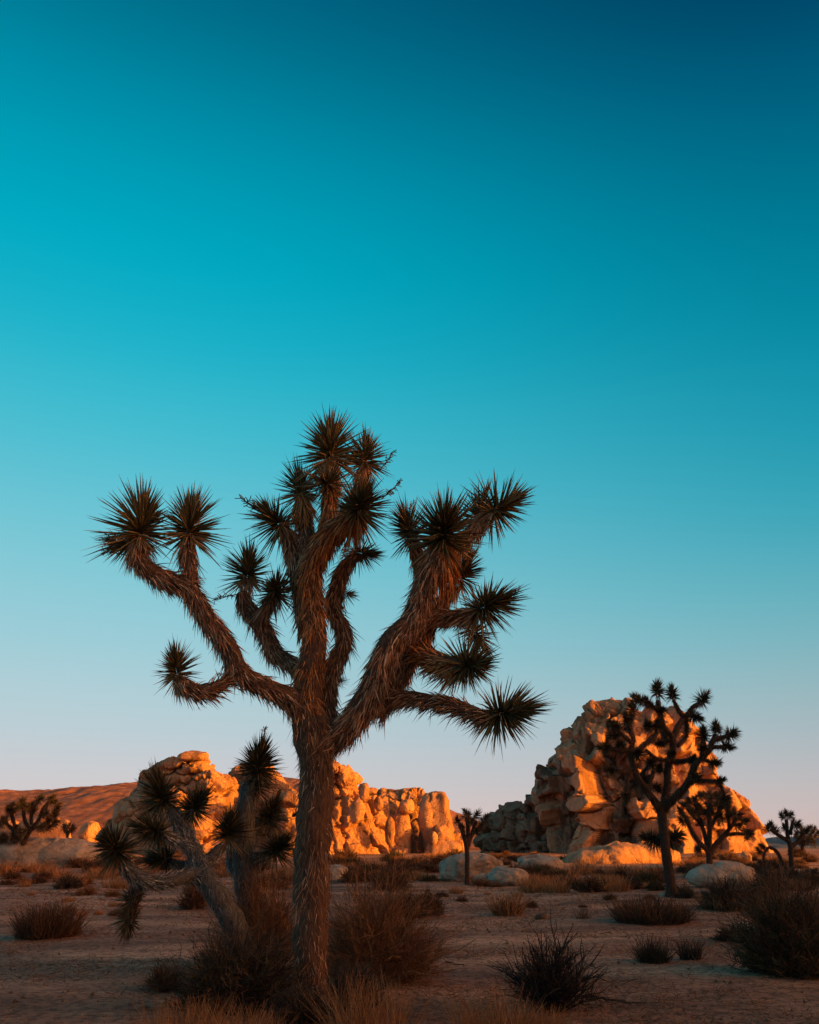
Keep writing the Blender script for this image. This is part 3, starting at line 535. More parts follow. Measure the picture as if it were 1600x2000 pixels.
main_b = [
 [(606, 1965, 36, 0), (605, 1880, 34, 0), (607, 1780, 34, 0), (612, 1650, 35, 0), (618, 1530, 35, 0), (618, 1460, 38, 0), (612, 1410, 44, 0)],
 [(612, 1430, 42, 0), (598, 1375, 37, 0), (603, 1320, 33, 0), (614, 1260, 28, 0), (613, 1190, 25, 0), (607, 1130, 26, -.05), (622, 1080, 29, -.15), (655, 1035, 26, -.3), (690, 1003, 17, -.5)],
 [(600, 1240, 20, .15), (590, 1165, 21, .2), (576, 1095, 20, .25), (564, 1052, 18, .2), (548, 1026, 12, .15)],
 [(600, 1110, 20, .1), (603, 1060, 20, .2), (592, 1010, 17, .3), (588, 970, 13, .3)],
 [(628, 1075, 22, 0), (642, 1010, 20, 0), (645, 950, 16, 0), (645, 905, 10, 0)],
 [(650, 1040, 20, .2), (688, 990, 18, .3), (705, 945, 14, .35), (714, 905, 10, .35)],
 [(640, 1440, 28, .2), (636, 1370, 24, .3), (648, 1305, 21, .4), (673, 1258, 19, .5), (668, 1222, 18, .5), (651, 1190, 18, .5), (660, 1140, 19, .5), (675, 1105, 16, .55), (698, 1085, 12, .6)],
 [(625, 1455, 30, 0), (660, 1438, 31, -.05), (704, 1388, 33, -.1), (731, 1340, 32, -.15), (746, 1290, 31, -.2), (770, 1248, 28, -.2), (806, 1212, 26, -.2), (822, 1170, 28, -.2), (838, 1122, 26, -.3), (855, 1080, 20, -.45)],
 [(735, 1395, 22, .25), (766, 1345, 26, .3), (794, 1292, 24, .3), (820, 1250, 24, .25), (840, 1216, 20, .2)],
 [(815, 1262, 24, .2), (835, 1284, 27, 0), (866, 1297, 24, -.2), (896, 1297, 17, -.4)],
 [(750, 1372, 20, .1), (786, 1362, 17, .1), (830, 1367, 17, .1), (877, 1375, 18, .05), (920, 1391, 17, -.05), (958, 1404, 13, -.1)],
 [(825, 1215, 20, .1), (855, 1206, 18, .1), (888, 1205, 17, .05), (925, 1203, 14, 0)],
 [(845, 1200, 18, .35), (868, 1172, 17, .4), (884, 1148, 13, .45)],
 [(830, 1130, 20, .05), (818, 1092, 17, .1), (806, 1060, 13, .1)],
 [(850, 1120, 19, .1), (885, 1082, 18, .2), (912, 1050, 17, .25), (940, 1019, 15, .25), (968, 1001, 11, .2)],
 [(600, 1400, 26, -.05), (575, 1370, 24, -.1), (532, 1346, 22, -.2), (488, 1326, 22, -.3), (463, 1304, 22, -.35), (452, 1276, 21, -.35), (430, 1240, 22, -.4), (399, 1198, 22, -.45), (376, 1158, 22, -.5), (360, 1136, 20, -.5)],
 [(374, 1146, 20, -.5), (335, 1136, 22, -.55), (293, 1115, 21, -.6), (266, 1086, 19, -.6), (267, 1058, 14, -.6)],
 [(371, 1145, 18, -.5), (371, 1105, 16, -.5), (369, 1068, 13, -.5)],
 [(462, 1314, 15, -.35), (437, 1333, 13, -.4), (405, 1349, 16, -.45), (373, 1346, 17, -.5), (344, 1330, 14, -.5)],
 [(600, 1318, 20, .3), (558, 1289, 18, .5), (534, 1275, 21, .55), (524, 1243, 20, .6), (506, 1213, 20, .6), (480, 1183, 19, .6), (472, 1158, 14, .6)],
 [(508, 1210, 15, .5), (524, 1185, 14, .35), (534, 1165, 10, .25)],
]
main_r = [
 (645, 880, (-.05, 1, .1), 76, 0, 1.3), (714, 895, (.12, 1, -.1), 58, .35, 1.0), (588, 958, (-.15, .95, -.2), 58, .3, .9), (700, 993, (.3, .3, .9), 68, -.5, 1.25), (640, 945, (-.2, -.2, .9), 55, -.15, .7),
 (540, 1018, (-.7, .6, .3), 60, .15, 1.0), (706, 1080, (.8, -.05, .1), 42, .6, .7), (866, 1045, (.1, .45, .85), 84, -.45, 1.4), (800, 1036, (-.35, .8, .3), 56, .1, 1.0),
 (936, 1004, (.25, .85, .1), 54, .3, .8), (976, 994, (.85, .5, .1), 66, .2, 1.0), (902, 1123, (.45, .8, .2), 54, .45, 1.0), (950, 1183, (.8, .3, .45), 68, 0, 1.2), (930, 1240, (.3, -.5, .1), 46, .4, .7),
 (915, 1299, (.65, -.1, .75), 64, -.4, 1.2), (985, 1393, (.85, .1, .5), 72, -.1, 1.2), (276, 1030, (.05, 1, .05), 78, -.6, 1.25), (250, 1066, (-.7, .15, .2), 52, -.55, .6), (370, 1030, (0, 1, .05), 72, -.5, 1.2),
 (345, 1308, (-.12, .9, .4), 52, -.5, 1.0), (484, 1118, (.1, .95, .25), 56, .6, 1.1), (538, 1156, (.1, .25, .95), 54, .2, 1.0), (676, 1160, (.9, -.2, .1), 26, .55, .3), (655, 1330, (.9, .1, .1), 24, .4, .25),
]
joshua('large many-armed joshua tree with shaggy thatched limbs and thick trunk in dry brush', 10.6, (606, 1962), main_b, main_r,
       [(520, 1008, 472, 974, .1), (742, 920, 770, 880, .3), (745, 975, 786, 936, -.3), (468, 1160, 418, 1171, .5), (984, 1180, 1014, 1150, 0), (795, 1010, 808, 980, .1), (250, 1085, 202, 1076, -.6), (452, 1318, 424, 1316, -.4)],
       leaf_n=215, leaf_w=0.034, dens=950, fat=.78, thatch_px=36, seg=20, orange=(1, 4, 5, 9, 13), skirts=(2, 3, 7, 14))
lean_b = [
 [(470, 1858, 24, .1), (455, 1800, 23, 0), (424, 1748, 22, -.1), (395, 1708, 21, -.1)],
 [(400, 1712, 18, -.1), (375, 1709, 15, -.2), (337, 1719, 15, -.4), (288, 1722, 18, -.6), (260, 1707, 19, -.7), (240, 1690, 15, -.8)],
 [(397, 1712, 20, -.1), (392, 1690, 20, 0), (377, 1660, 20, 0), (360, 1624, 18, 0), (346, 1600, 16, 0), (334, 1582, 12, 0)],
 [(278, 1720, 13, -.6), (266, 1742, 15, -.6), (255, 1775, 15, -.6), (254, 1802, 12, -.6)],
 [(392, 1690, 14, .1), (420, 1668, 14, .2), (440, 1650, 12, .3)],
 [(352, 1610, 12, .1), (368, 1594, 12, .1), (378, 1582, 9, .1)],
 [(370, 1650, 12, -.1), (340, 1640, 11, -.2), (318, 1630, 9, -.3)],
 [(385, 1690, 12, .1), (355, 1690, 11, .2), (332, 1684, 9, .2)],
]
lean_r = [(225, 1658, (-.35, .6, .7), 52, -.85, 1.2), (316, 1556, (-.25, .9, .3), 54, 0, 1.2), (380, 1576, (.6, .7, .2), 46, .1, 1.0), (302, 1622, (-.8, .2, .5), 48, -.3, 1.0), (322, 1676, (-.7, -.1, .3), 44, .2, .9), (446, 1622, (.2, .9, .1), 46, .3, .9), (252, 1800, (.05, -1, .1), 34, -.6, .8), (256, 1760, (-.1, -.8, .4), 36, -.6, .6)]
joshua('leaning grey-limbed young joshua tree with one arm drooping to a dead tuft', 12.6, (470, 1855), lean_b, lean_r, leaf_n=280, leaf_w=0.032, dens=1100, thatch_px=20, grey=True, grav=.12, dead=(3,), fat=.8, seg=16)
up_b = [
 [(486, 1840, 24, 0), (484, 1770, 23, 0), (479, 1700, 22, 0), (476, 1640, 21, 0), (479, 1590, 19, 0), (484, 1545, 16, 0), (497, 1515, 13, 0)],
 [(480, 1690, 14, .1), (505, 1676, 14, 0), (530, 1668, 11, -.1)],
 [(482, 1625, 12, .1), (503, 1612, 12, .2), (518, 1602, 9, .25)],
 [(478, 1720, 13, .2), (455, 1690, 12, .3), (448, 1650, 10, .4)],
]
up_r = [(504, 1495, (.12, 1, .1), 52, 0, 1.4), (527, 1592, (.4, .8, .4), 44, .25, 1.1), (542, 1658, (.5, .6, .6), 46, -.15, 1.0), (449, 1632, (-.3, .9, .1), 40, .4, .8), (497, 1530, (.1, .9, .3), 44, 0, .8, 150)]
joshua('upright single-stemmed joshua tree with dark seed spike on top, close beside the leaning one', 13.4, (486, 1838), up_b, up_r, [(508, 1462, 519, 1420, 0)], leaf_n=280, leaf_w=0.032, dens=1100, thatch_px=20, grey=True, grav=.12, fat=.8, seg=16)
c5 = lambda L: [(940 + x / 2.4242, 1300 + y / 2.4242, r, d) for x, y, r, d in L]
fork_b = [c5(b) for b in [
 [(912, 1125, 17, 0), (900, 1050, 13, 0), (885, 950, 11.5, 0), (868, 820, 11, 0), (856, 720, 11.5, 0), (850, 660, 11, 0)],
 [(856, 690, 10, 0), (792, 602, 7.5, -.3), (742, 532, 7, -.5), (717, 462, 6.5, -.6), (702, 400, 6, -.6), (722, 355, 5.5, -.6), (702, 290, 5, -.6), (715, 230, 4.5, -.6)],
 [(704, 405, 5.5, -.6), (650, 400, 5, -.9), (605, 392, 4, -1)],
 [(722, 420, 5.5, -.5), (762, 380, 5.5, -.2), (818, 342, 5, 0), (832, 300, 4, .1)],
 [(720, 480, 5.5, -.5), (690, 502, 5, -.8), (640, 497, 4, -1)], [(700, 500, 4.5, -.7), (690, 560, 4.5, -.8), (686, 610, 3.5, -.8)],
 [(862, 680, 10, 0), (880, 580, 8.5, .3), (882, 490, 8, .5), (905, 405, 7, .6), (905, 340, 6.5, .6), (862, 290, 6.5, .4), (848, 230, 6, .3), (836, 165, 5, .2)],
 [(880, 360, 6, .6), (860, 320, 6, .9), (845, 270, 5, 1.1)],
 [(905, 345, 6, .6), (940, 272, 6, .8), (972, 238, 5.5, 1), (1005, 195, 5, 1), (1035, 178, 4, 1)], [(960, 245, 5, .9), (932, 205, 4.5, .7), (912, 165, 4, .6)],
 [(968, 250, 5, 1), (972, 330, 5, 1.2), (930, 382, 4.5, 1)], [(985, 230, 4.5, 1), (1008, 238, 4, .9)],
 [(866, 670, 10, 0), (948, 594, 8, -.4), (992, 532, 7.5, -.7), (1012, 470, 7, -.9), (1052, 430, 6.5, -1), (1084, 392, 6, -1), (1098, 355, 5.5, -1), (1140, 340, 5, -1), (1172, 330, 4, -1)],
 [(1094, 365, 5, -1), (1108, 325, 4.5, -1)], [(1090, 385, 5, -1), (1148, 385, 4, -1.1)], [(1046, 435, 5, -1), (1052, 380, 5, -.7), (1052, 345, 4, -.6)], [(1050, 440, 4.5, -1), (1092, 460, 4, -1.1)],
 [(992, 545, 6, -.6), (1060, 545, 5, -.9), (1112, 550, 4.5, -1), (1140, 575, 4, -1), (1150, 620, 3.5, -1)],
 [(890, 455, 6, .5), (960, 452, 5, .3), (1005, 438, 4.5, -.4)], [(780, 400, 4, -.3), (830, 440, 4, 0), (890, 450, 4.5, .4)], [(790, 600, 4, -.3), (800, 545, 4, 0), (815, 500, 3.5, .2)],
 [(760, 165, 4, .1), (800, 180, 4.5, .2), (848, 225, 5, .3)], [(650, 310, 4, -.9), (690, 345, 4.5, -.8), (720, 370, 5, -.6)], [(700, 590, 3, .3), (770, 500, 4, .2), (800, 470, 3, .2)],
]]
fork_r = [(*z5(x, y), ax, L * 1.12, d) for x, y, ax, L, d in [
 (592, 390, (-1, .2, 0), 17, -1), (640, 288, (-.7, .6, 0), 18, -.9), (690, 258, (-.2, .9, .2), 16, -.7), (718, 205, (0, 1, 0), 17, -.6), (748, 165, (-.8, .6, 0), 18, .1), (790, 180, (-.4, .8, .3), 15, .2), (833, 118, (0, 1, 0), 19, .2), (907, 135, (-.1, 1, 0), 18, .6),
 (1050, 160, (.6, .7, 0), 19, 1), (1012, 240, (.6, -.3, .4), 17, .9), (790, 288, (-.3, .6, .6), 16, .2), (832, 285, (.2, .9, .2), 15, .1), (845, 368, (.3, -.3, .9), 15, .3), (630, 330, (-.5, -.3, .6), 17, -.9), (615, 495, (-.9, .1, .3), 16, -1), (686, 618, (0, -1, .2), 15, -.8),
 (735, 420, (0, .3, 1), 19, -.9), (800, 460, (.2, .2, 1), 17, 0), (775, 540, (-.2, -.2, 1), 18, .2), (832, 575, (.3, -.6, .7), 15, .2), (1182, 325, (.9, .4, 0), 18, -1), (1114, 300, (.1, 1, 0), 17, -1), (1160, 384, (.9, -.2, .2), 16, -1.1), (1052, 330, (0, 1, .2), 18, -.6),
 (1050, 395, (-.3, .2, .9), 16, -1.2), (1102, 462, (.9, -.1, .2), 15, -1.1), (1010, 520, (.3, -.4, .8), 16, -1), (1152, 630, (.1, -1, .1), 16, -1), (1130, 545, (.5, .3, .6), 14, -1), (900, 420, (.3, .2, .9), 14, .2), (660, 380, (-.4, .5, .7), 16, -.8), (840, 490, (.2, .6, .8), 14, .4),
 (808, 822, (-.9, .3, .1), 24, .3), (912, 812, (.9, .3, -.1), 24, .3), (862, 830, (.1, .2, -1), 22, .4), (1000, 450, (.3, .6, .6), 14, -.5), (850, 215, (.5, .3, .7), 14, .2)]]
joshua('tall dark joshua tree with forked crooked limbs standing before the granite dome', 30.0, (1315, 1762), fork_b, fork_r, leaf_n=170, leaf_w=0.05, dens=420, dark=True, thatch_px=11, step=0.12, seg=10, leaf_m=3)
def crown(label, Y0, foot, branches, ros, Lpx, n=60, spread=1.0, extra=0, **kw):
    ros = list(ros) + [(x + rng.normal(0, 6), y + rng.normal(2, 5)) for x, y in ros for _ in range(extra)]
    rs_ = [(x, y, ((x - foot[0]) / 90 + rng.normal(0, .3), rng.uniform(.4, 1), rng.normal(0, .5)), 1.35 * Lpx * rng.uniform(.85, 1.15), rng.normal(0, .45) * spread) for x, y in ros]
    joshua(label, Y0, foot, branches, rs_, leaf_n=int(n * 1.9), leaf_w=0.06, dens=170, dark=True, thatch_px=7, step=0.15, seg=8, leaf_m=3, **kw)
crown('bushy dark joshua tree with a dense fan of branches against the sunlit dome base', 56.0, (1385, 1698), [c5(b) for b in [
 [(1082, 960, 8, 0), (1080, 920, 7, 0), (1076, 868, 7, 0)], [(1076, 880, 6, 0), (1030, 832, 5, -.3), (986, 762, 4.5, -.6), (955, 700, 4, -.8)], [(1074, 872, 6, 0), (1056, 790, 5, .3), (1030, 712, 4.5, .4), (1015, 650, 4, .5)],
 [(1078, 870, 6, 0), (1082, 770, 5.5, -.2), (1080, 690, 4.5, -.4), (1085, 640, 4, -.4)], [(1084, 890, 6, 0), (1110, 845, 5, .3), (1155, 798, 5, .5), (1195, 745, 4, .6), (1205, 705, 4, .6)], [(1155, 800, 4, .5), (1210, 795, 4, .8), (1250, 798, 3.5, .9)],
 [(1090, 760, 4, -.2), (1120, 700, 4, 0), (1130, 650, 3.5, .1)], [(1175, 770, 4, .5), (1170, 720, 3.5, .3), (1165, 690, 3.5, .2)], [(1040, 750, 4, .3), (985, 690, 3.5, .6), (970, 650, 3, .6)], [(1030, 840, 3, -.3), (1035, 870, 3, -.5)]]],
 [z5(x, y) for x, y in [(945, 690), (960, 660), (985, 640), (1010, 635), (1035, 620), (1060, 615), (1085, 610), (1110, 620), (1135, 640), (1000, 680), (1040, 670), (1070, 660), (1110, 665), (1140, 665), (1165, 680), (1195, 690), (1225, 710), (1240, 735), (1205, 730), (1170, 720), (1255, 790), (1275, 800), (955, 740), (975, 720), (1020, 700), (1060, 700), (1095, 700), (1130, 710), (1225, 760), (1030, 870)]], 9, 34, extra=1)
crown('small candelabra-shaped joshua tree at the edge of the far plain', 52.0, (1546, 1710), [c5(b) for b in [
 [(1472, 995, 7, 0), (1468, 920, 6, 0), (1464, 850, 6, 0)], [(1466, 870, 5, 0), (1450, 800, 4.5, .2), (1445, 730, 4, .3)], [(1455, 830, 4.5, 0), (1405, 800, 4, -.3), (1370, 775, 3.5, -.4)], [(1466, 860, 5, 0), (1500, 830, 4, .2), (1535, 790, 3.5, .3)], [(1462, 800, 4, .2), (1475, 740, 3.5, 0)],
 [(1456, 985, 5, .3), (1425, 930, 4.5, .3), (1400, 882, 4, .2), (1365, 860, 3.5, 0), (1340, 890, 3, 0), (1335, 940, 3, 0)]]],
 [z5(x, y) for x, y in [(1425, 715), (1445, 705), (1465, 710), (1480, 745), (1355, 770), (1375, 760), (1395, 780), (1540, 785), (1515, 800), (1335, 860), (1320, 880), (1435, 770), (1335, 935), (1495, 760)]], 9.5, 45)
crown('little joshua tree tinted orange by the sun on the far plain', 92.0, (1568, 1682), [[(1568, 1684, 4, 0), (1568, 1660, 4, 0), (1566, 1645, 3.5, 0)], [(1567, 1652, 3, 0), (1580, 1635, 3, .3), (1590, 1622, 2.5, .4)], [(1566, 1648, 3, 0), (1555, 1632, 2.5, -.3)], [(1566, 1648, 3, 0), (1568, 1628, 2.5, .3)]],
 [(1590, 1620), (1580, 1618), (1596, 1628), (1570, 1624), (1555, 1630), (1562, 1640), (1578, 1640), (1590, 1645)], 9, 40)
c4 = lambda L: [(500 + x / 3.2, 1400 + y / 3.2, r, d) for x, y, r, d in L]
crown('slim young joshua tree with a thin straight trunk beside the smooth grey boulder', 41.0, (912, 1738), [c4(b) for b in [
 [(1318, 1080, 6.5, 0), (1320, 980, 5.5, 0), (1320, 870, 5.5, 0), (1316, 800, 6, 0)], [(1318, 820, 5, 0), (1300, 740, 5, -.1), (1272, 672, 4.5, -.2)], [(1320, 820, 5, 0), (1326, 720, 5, .1), (1320, 630, 4.5, .1)], [(1324, 810, 5, 0), (1350, 730, 4.5, .2), (1376, 650, 4, .3)], [(1345, 740, 4, .2), (1390, 700, 3.5, .3), (1425, 660, 3.5, .3)]]],
 [(500 + x / 3.2, 1400 + y / 3.2) for x, y in [(1262, 652), (1318, 600), (1322, 625), (1376, 620), (1425, 640), (1400, 690), (1290, 690), (1350, 660), (1380, 720)]], 10.5, 45)
c3 = lambda L: [(x / 2.6667, 1400 + y / 2.6667, r, d) for x, y, r, d in L]
crown('twin-trunked bushy joshua tree in front of sunlit rocks below the reddish hill', 62.0, (36, 1680), [c3(b) for b in [
 [(95, 745, 6, 0), (110, 690, 5.5, 0), (140, 625, 5, 0), (165, 580, 5, 0)], [(50, 720, 5, .6), (62, 650, 4.5, .6), (80, 590, 4, .6), (65, 520, 4, .6), (55, 480, 3.5, .6)], [(160, 590, 4.5, 0), (130, 540, 4, .3), (120, 460, 3.5, .4)], [(165, 580, 5, 0), (200, 540, 4, -.2), (225, 480, 4, -.3), (260, 440, 3.5, -.3)], [(170, 580, 4, 0), (215, 570, 3.5, .2), (260, 550, 3.5, .3)], [(85, 600, 4, .6), (40, 560, 3.5, .9), (20, 530, 3, 1)], [(165, 560, 4, 0), (165, 500, 4, .2), (195, 440, 3.5, .3)]]],
 [(x / 2.6667, 1400 + y / 2.6667) for x, y in [(60, 465), (45, 485), (75, 490), (120, 440), (110, 460), (30, 530), (20, 550), (205, 428), (190, 445), (265, 425), (280, 445), (300, 460), (285, 500), (270, 515), (250, 540), (225, 570), (215, 580), (290, 550), (140, 470), (80, 580), (95, 600), (70, 620), (20, 620), (240, 500), (160, 490), (100, 640), (10, 640)]], 8.5, 36, extra=1)
crown('tiny joshua tree on the slope near the square sunlit block', 120.0, (132, 1642), [[(132, 1644, 3, 0), (132, 1630, 3, 0), (133, 1622, 2.5, 0)], [(132, 1628, 2, 0), (126, 1618, 2, 0)], [(133, 1628, 2, 0), (140, 1617, 2, 0)]], [(126, 1616), (134, 1613), (141, 1616), (130, 1622), (138, 1622), (144, 1620)], 7, 40)

# ------------------------------------------------------------------ shrubs and grass
def shrub_data(Rr, H, n, spread=80, sub=7, rad=0.006, subl=0.3, droop=0.1, base=0.25, m=5, wig=0.05, lo=0.55):
    az = rng.uniform(0, 6.283, n); po = np.radians(spread) * np.sqrt(rng.uniform(0, 1, n)); k = rng.uniform(lo, 1.05, n)
    tip = np.stack([np.sin(po) * np.cos(az) * Rr * k, np.sin(po) * np.sin(az) * Rr * k, np.maximum(np.cos(po), 0.12) * H * k], 1)
    b = np.stack([np.cos(az), np.sin(az), az * 0], 1) * (Rr * base * rng.uniform(0, 1, n) * np.sin(po))[:, None]; b[:, 2] = -0.05
    s = np.linspace(0, 1, m)[None, :, None]; ctrl = b + (tip - b) * np.array([0.35, 0.35, 0.62])
    P = (1 - s) ** 2 * b[:, None] + 2 * s * (1 - s) * ctrl[:, None] + s ** 2 * tip[:, None]
    P = P + rng.normal(0, wig, P.shape) * H * s; P[:, :, 2] -= droop * H * s[:, :, 0] ** 3 * rng.uniform(0, 1, (n, 1))
    tone = np.clip(rng.normal(0.45, 0.22, n), 0, 1)
    parts = [strands(P, rad * np.linspace(1.3, 0.45, m)[None] * rng.uniform(0.7, 1.4, n)[:, None], tone)]
    if sub:
        N_ = n * sub; i = np.repeat(np.arange(n), sub); u = rng.uniform(0.3, 1, N_) * (m - 1) * 0.999; j = u.astype(int); f = (u - j)[:, None]
        st = P[i, j] * (1 - f) + P[i, j + 1] * f; T = norm(P[i, j + 1] - P[i, j]); d = norm(T + rng.normal(0, 0.55, (N_, 3)) + np.array([0, 0, 0.25]))
        ln = subl * H * rng.uniform(0.4, 1.2, N_); ss = np.linspace(0, 1, 3)
        P2 = st[:, None] + d[:, None] * (ln[:, None] * ss)[:, :, None] + rng.normal(0, 0.02 * H, (N_, 3, 3)) * ss[None, :, None]
        parts.append(strands(P2, rad * 0.6 * np.array([1, 0.8, 0.4])[None] * rng.uniform(0.7, 1.3, N_)[:, None], np.clip(np.repeat(tone, sub) + rng.normal(0.08, 0.2, N_), 0, 1)))
    return parts
def grass_data(Rr, H, n, rad=0.004, lean=0.5, m=4):
    a = rng.uniform(0, 6.283, n); r = Rr * np.sqrt(rng.uniform(0, 1, n)) * 0.75; b = np.stack([np.cos(a) * r, np.sin(a) * r, r * 0 - 0.03], 1)
    d = np.stack([np.cos(a), np.sin(a), a * 0], 1) * (r / Rr)[:, None] * lean + rng.normal(0, 0.28, (n, 3)) + np.array([0, 0, 1.0]); d[:, 2] = np.abs(d[:, 2]); d = norm(d)
    ln = H * rng.uniform(0.45, 1.1, n); s = np.linspace(0, 1, m)
    P = b[:, None] + d[:, None] * (ln[:, None] * s)[:, :, None]; side_ = norm(rng.normal(0, 1, (n, 3)) * np.array([1, 1, 0.05])); P = P + side_[:, None] * (ln[:, None] * 0.22 * s ** 2)[:, :, None]
    return [strands(P, rad * np.linspace(1, 0.3, m)[None] * rng.uniform(0.7, 1.3, n)[:, None], np.clip(rng.normal(0.5, 0.22, n), 0, 1))]
def shrub_thing(name, label, loc, layers, group=None, cat='shrub'):
    """layers: (part name, parts, material)"""
    loc = np.array([loc[0], loc[1], ground_h(loc[0], loc[1])[0]]); root = tag(empty(name, loc), label, cat, group)
    for pn, parts, mt in layers:
        V, F_, tn = join(parts); tag(obj(pn, make_mesh(pn, V, F_, M[mt], tn), root), kind='stuff')
    return root
def shift(parts, v): return [(V + np.array(v), F_, t) for V, F_, t in parts]
def P2(x, y): q = gp(x, y); return q[0], q[1]
# the brush round the big tree's foot
def px_shrub(name, label, x, ybase, wpx, hpx, layer_fn, cat='shrub', group=None, Y=None):
    g = gp(x, ybase) if Y is None else at(x, ybase, Y); m = mpp(g); return shrub_thing(name, label, g, layer_fn(wpx / 2 * m, hpx * m), group, cat)
px_shrub('twiggy_shrub', 'wide tan twiggy shrub spilling out right of the thick trunk', 735, 1918, 300, 205, lambda r, h: [('twigs', shrub_data(r, h, 760, 86, 10, .0042, .24), 'twig_tan')])
px_shrub('twiggy_shrub', 'tan twiggy shrub growing in front of the leaning grey tree', 510, 1892, 240, 195, lambda r, h: [('twigs', shrub_data(r, h, 420, 80, 9, .0042, .28), 'twig_tan')])
px_shrub('tangled_bush', 'dark tangled bush with pale arching stems left of the thick trunk', 465, 1975, 290, 170, lambda r, h: [('twigs', shrub_data(r, h, 420, 85, 12, .005, .22), 'twig_dark'), ('leaf_mass', shrub_data(r * .92, h * .85, 300, 88, 10, .008, .12), 'scrub_green'), ('pale_stems', shrub_data(r * 1.1, h * 1.1, 60, 85, 2, .005, .2, droop=.6), 'twig_brown')])
px_shrub('tangled_bush', 'dark low bush right of the thick trunk foot', 690, 1985, 150, 105, lambda r, h: [('twigs', shrub_data(r, h, 300, 85, 10, .005, .24), 'twig_dark')])
px_shrub('tangled_bush', 'black shaded bush hugging the thick trunk foot', 590, 1998, 170, 75, lambda r, h: [('twigs', shrub_data(r, h, 320, 86, 10, .005, .2), 'twig_dark')])
px_shrub('dry_bush', 'spiky tan dry bush at the left edge of the dark tangle', 405, 1945, 90, 85, lambda r, h: [('twigs', shrub_data(r, h, 200, 70, 9, .004, .3), 'twig_tan')])
px_shrub('dry_bush', 'small dark bush on the sand left of the dark tangle', 325, 1935, 100, 55, lambda r, h: [('twigs', shrub_data(r, h, 200, 85, 9, .004, .3), 'twig_brown')])
for k_, (x, y, w_, h_, lb) in enumerate([(360, 2040, 190, 90, 'orange dry grass clump at the foot of the dark tangled bush'), (480, 2050, 170, 80, 'orange dry grass clump between the tangled bush and the thick trunk'), (720, 2045, 190, 130, 'tall orange dry grass clump right of the thick trunk foot'), (960, 2040, 180, 105, 'tall orange dry grass clump beside the dead black bush'), (1055, 2035, 110, 70, 'low orange grass clump in front of the dead black bush')]):
    px_shrub('grass_clump', lb, x, y, w_, h_, lambda r, h: [('blades', grass_data(r, h, 520, .0026, .35), 'grass')], 'grass')
px_shrub('dead_bush', 'dead black bush with upswept bare branches on open sand', 1078, 1978, 225, 140, lambda r, h: [('branches', shrub_data(r, h, 60, 74, 9, 0.009, .32, droop=0, base=.12, m=7, wig=.03, lo=.7), 'twig_black'), ('twigs', shrub_data(r * .95, h * .95, 110, 72, 10, .0045, .25, base=.12, lo=.6), 'twig_black')])
px_shrub('large_bush', 'large dark bush with reddish twigs on the sand by the right-hand tracks', 1560, 1905, 270, 205, lambda r, h: [('twigs', shrub_data(r, h, 620, 82, 10, .005, .2), 'twig_brown'), ('leaf_mass', shrub_data(r * .95, h * .8, 420, 86, 12, .009, .10), 'scrub_green')])
px_shrub('grass_mound', 'low matted grass mound in front of the forked tree', 1275, 1802, 180, 44, lambda r, h: [('blades', grass_data(r, h * 1.1, 1300, .006, .8), 'twig_brown'), ('twigs', shrub_data(r, h, 260, 86, 8, .006, .3), 'twig_dark')])
px_shrub('grass_mound', 'dark grass mound alone on the sand left of the leaning tree', 92, 1832, 135, 60, lambda r, h: [('blades', grass_data(r, h * 1.1, 900, .006, .7), 'twig_brown'), ('twigs', shrub_data(r, h, 420, 84, 8, .006, .3), 'twig_dark')])
px_shrub('grass_tuft', 'dark spiky tuft with a straw-coloured crown beyond the dead bush', 992, 1788, 76, 48, lambda r, h: [('blades', grass_data(r, h, 420, .005, .5), 'grass'), ('twigs', shrub_data(r * .9, h * .7, 180, 75, 6, .006, .3), 'twig_dark')], 'grass')
px_shrub('grass_tuft', 'dark spiky tuft on open sand, larger of a pair', 1276, 1880, 75, 52, lambda r, h: [('blades', grass_data(r, h, 300, .005, .5), 'twig_dark'), ('twigs', shrub_data(r * .9, h * .7, 120, 75, 6, .005, .3), 'twig_dark')], 'grass')
px_shrub('grass_tuft', 'dark spiky tuft on open sand, smaller of a pair', 1350, 1874, 52, 40, lambda r, h: [('blades', grass_data(r, h, 260, .005, .4), 'twig_dark')], 'grass')
px_shrub('grass_tuft', 'thin twig tuft near the dark lone stone', 1140, 1795, 36, 30, lambda r, h: [('blades', grass_data(r, h, 90, .004, .4), 'twig_brown')], 'grass')
px_shrub('low_bush', 'round dark brown bush beyond the tan shrub by the pale boulder', 764, 1738, 96, 50, lambda r, h: [('twigs', shrub_data(r, h, 420, 84, 9, .009, .22), 'twig_brown')])
px_shrub('low_bush', 'flat black bush just above the tan twiggy shrub', 792, 1792, 118, 52, lambda r, h: [('twigs', shrub_data(r, h, 420, 86, 9, .008, .2), 'twig_dark')])
px_shrub('low_bush', 'brown bush beside the flat black bush at the edge of open sand', 838, 1788, 66, 50, lambda r, h: [('twigs', shrub_data(r, h, 300, 82, 9, .008, .25), 'twig_brown')])
px_shrub('low_bush', 'black rounded scrub in front of the half-hidden grey boulder', 1428, 1778, 138, 62, lambda r, h: [('twigs', shrub_data(r, h, 560, 86, 9, .009, .2), 'twig_dark'), ('blades', grass_data(r * 1.05, h * .55, 400, .006, .5), 'grass')])
px_shrub('low_bush', 'dark bush behind the large bush with reddish twigs', 1505, 1745, 85, 50, lambda r, h: [('twigs', shrub_data(r, h, 360, 84, 9, .010, .22), 'twig_dark')])
px_shrub('low_bush', 'flat dark bush on the sand just left of the large bush with reddish twigs', 1440, 1838, 105, 32, lambda r, h: [('twigs', shrub_data(r, h, 360, 87, 9, .007, .25), 'twig_dark')])
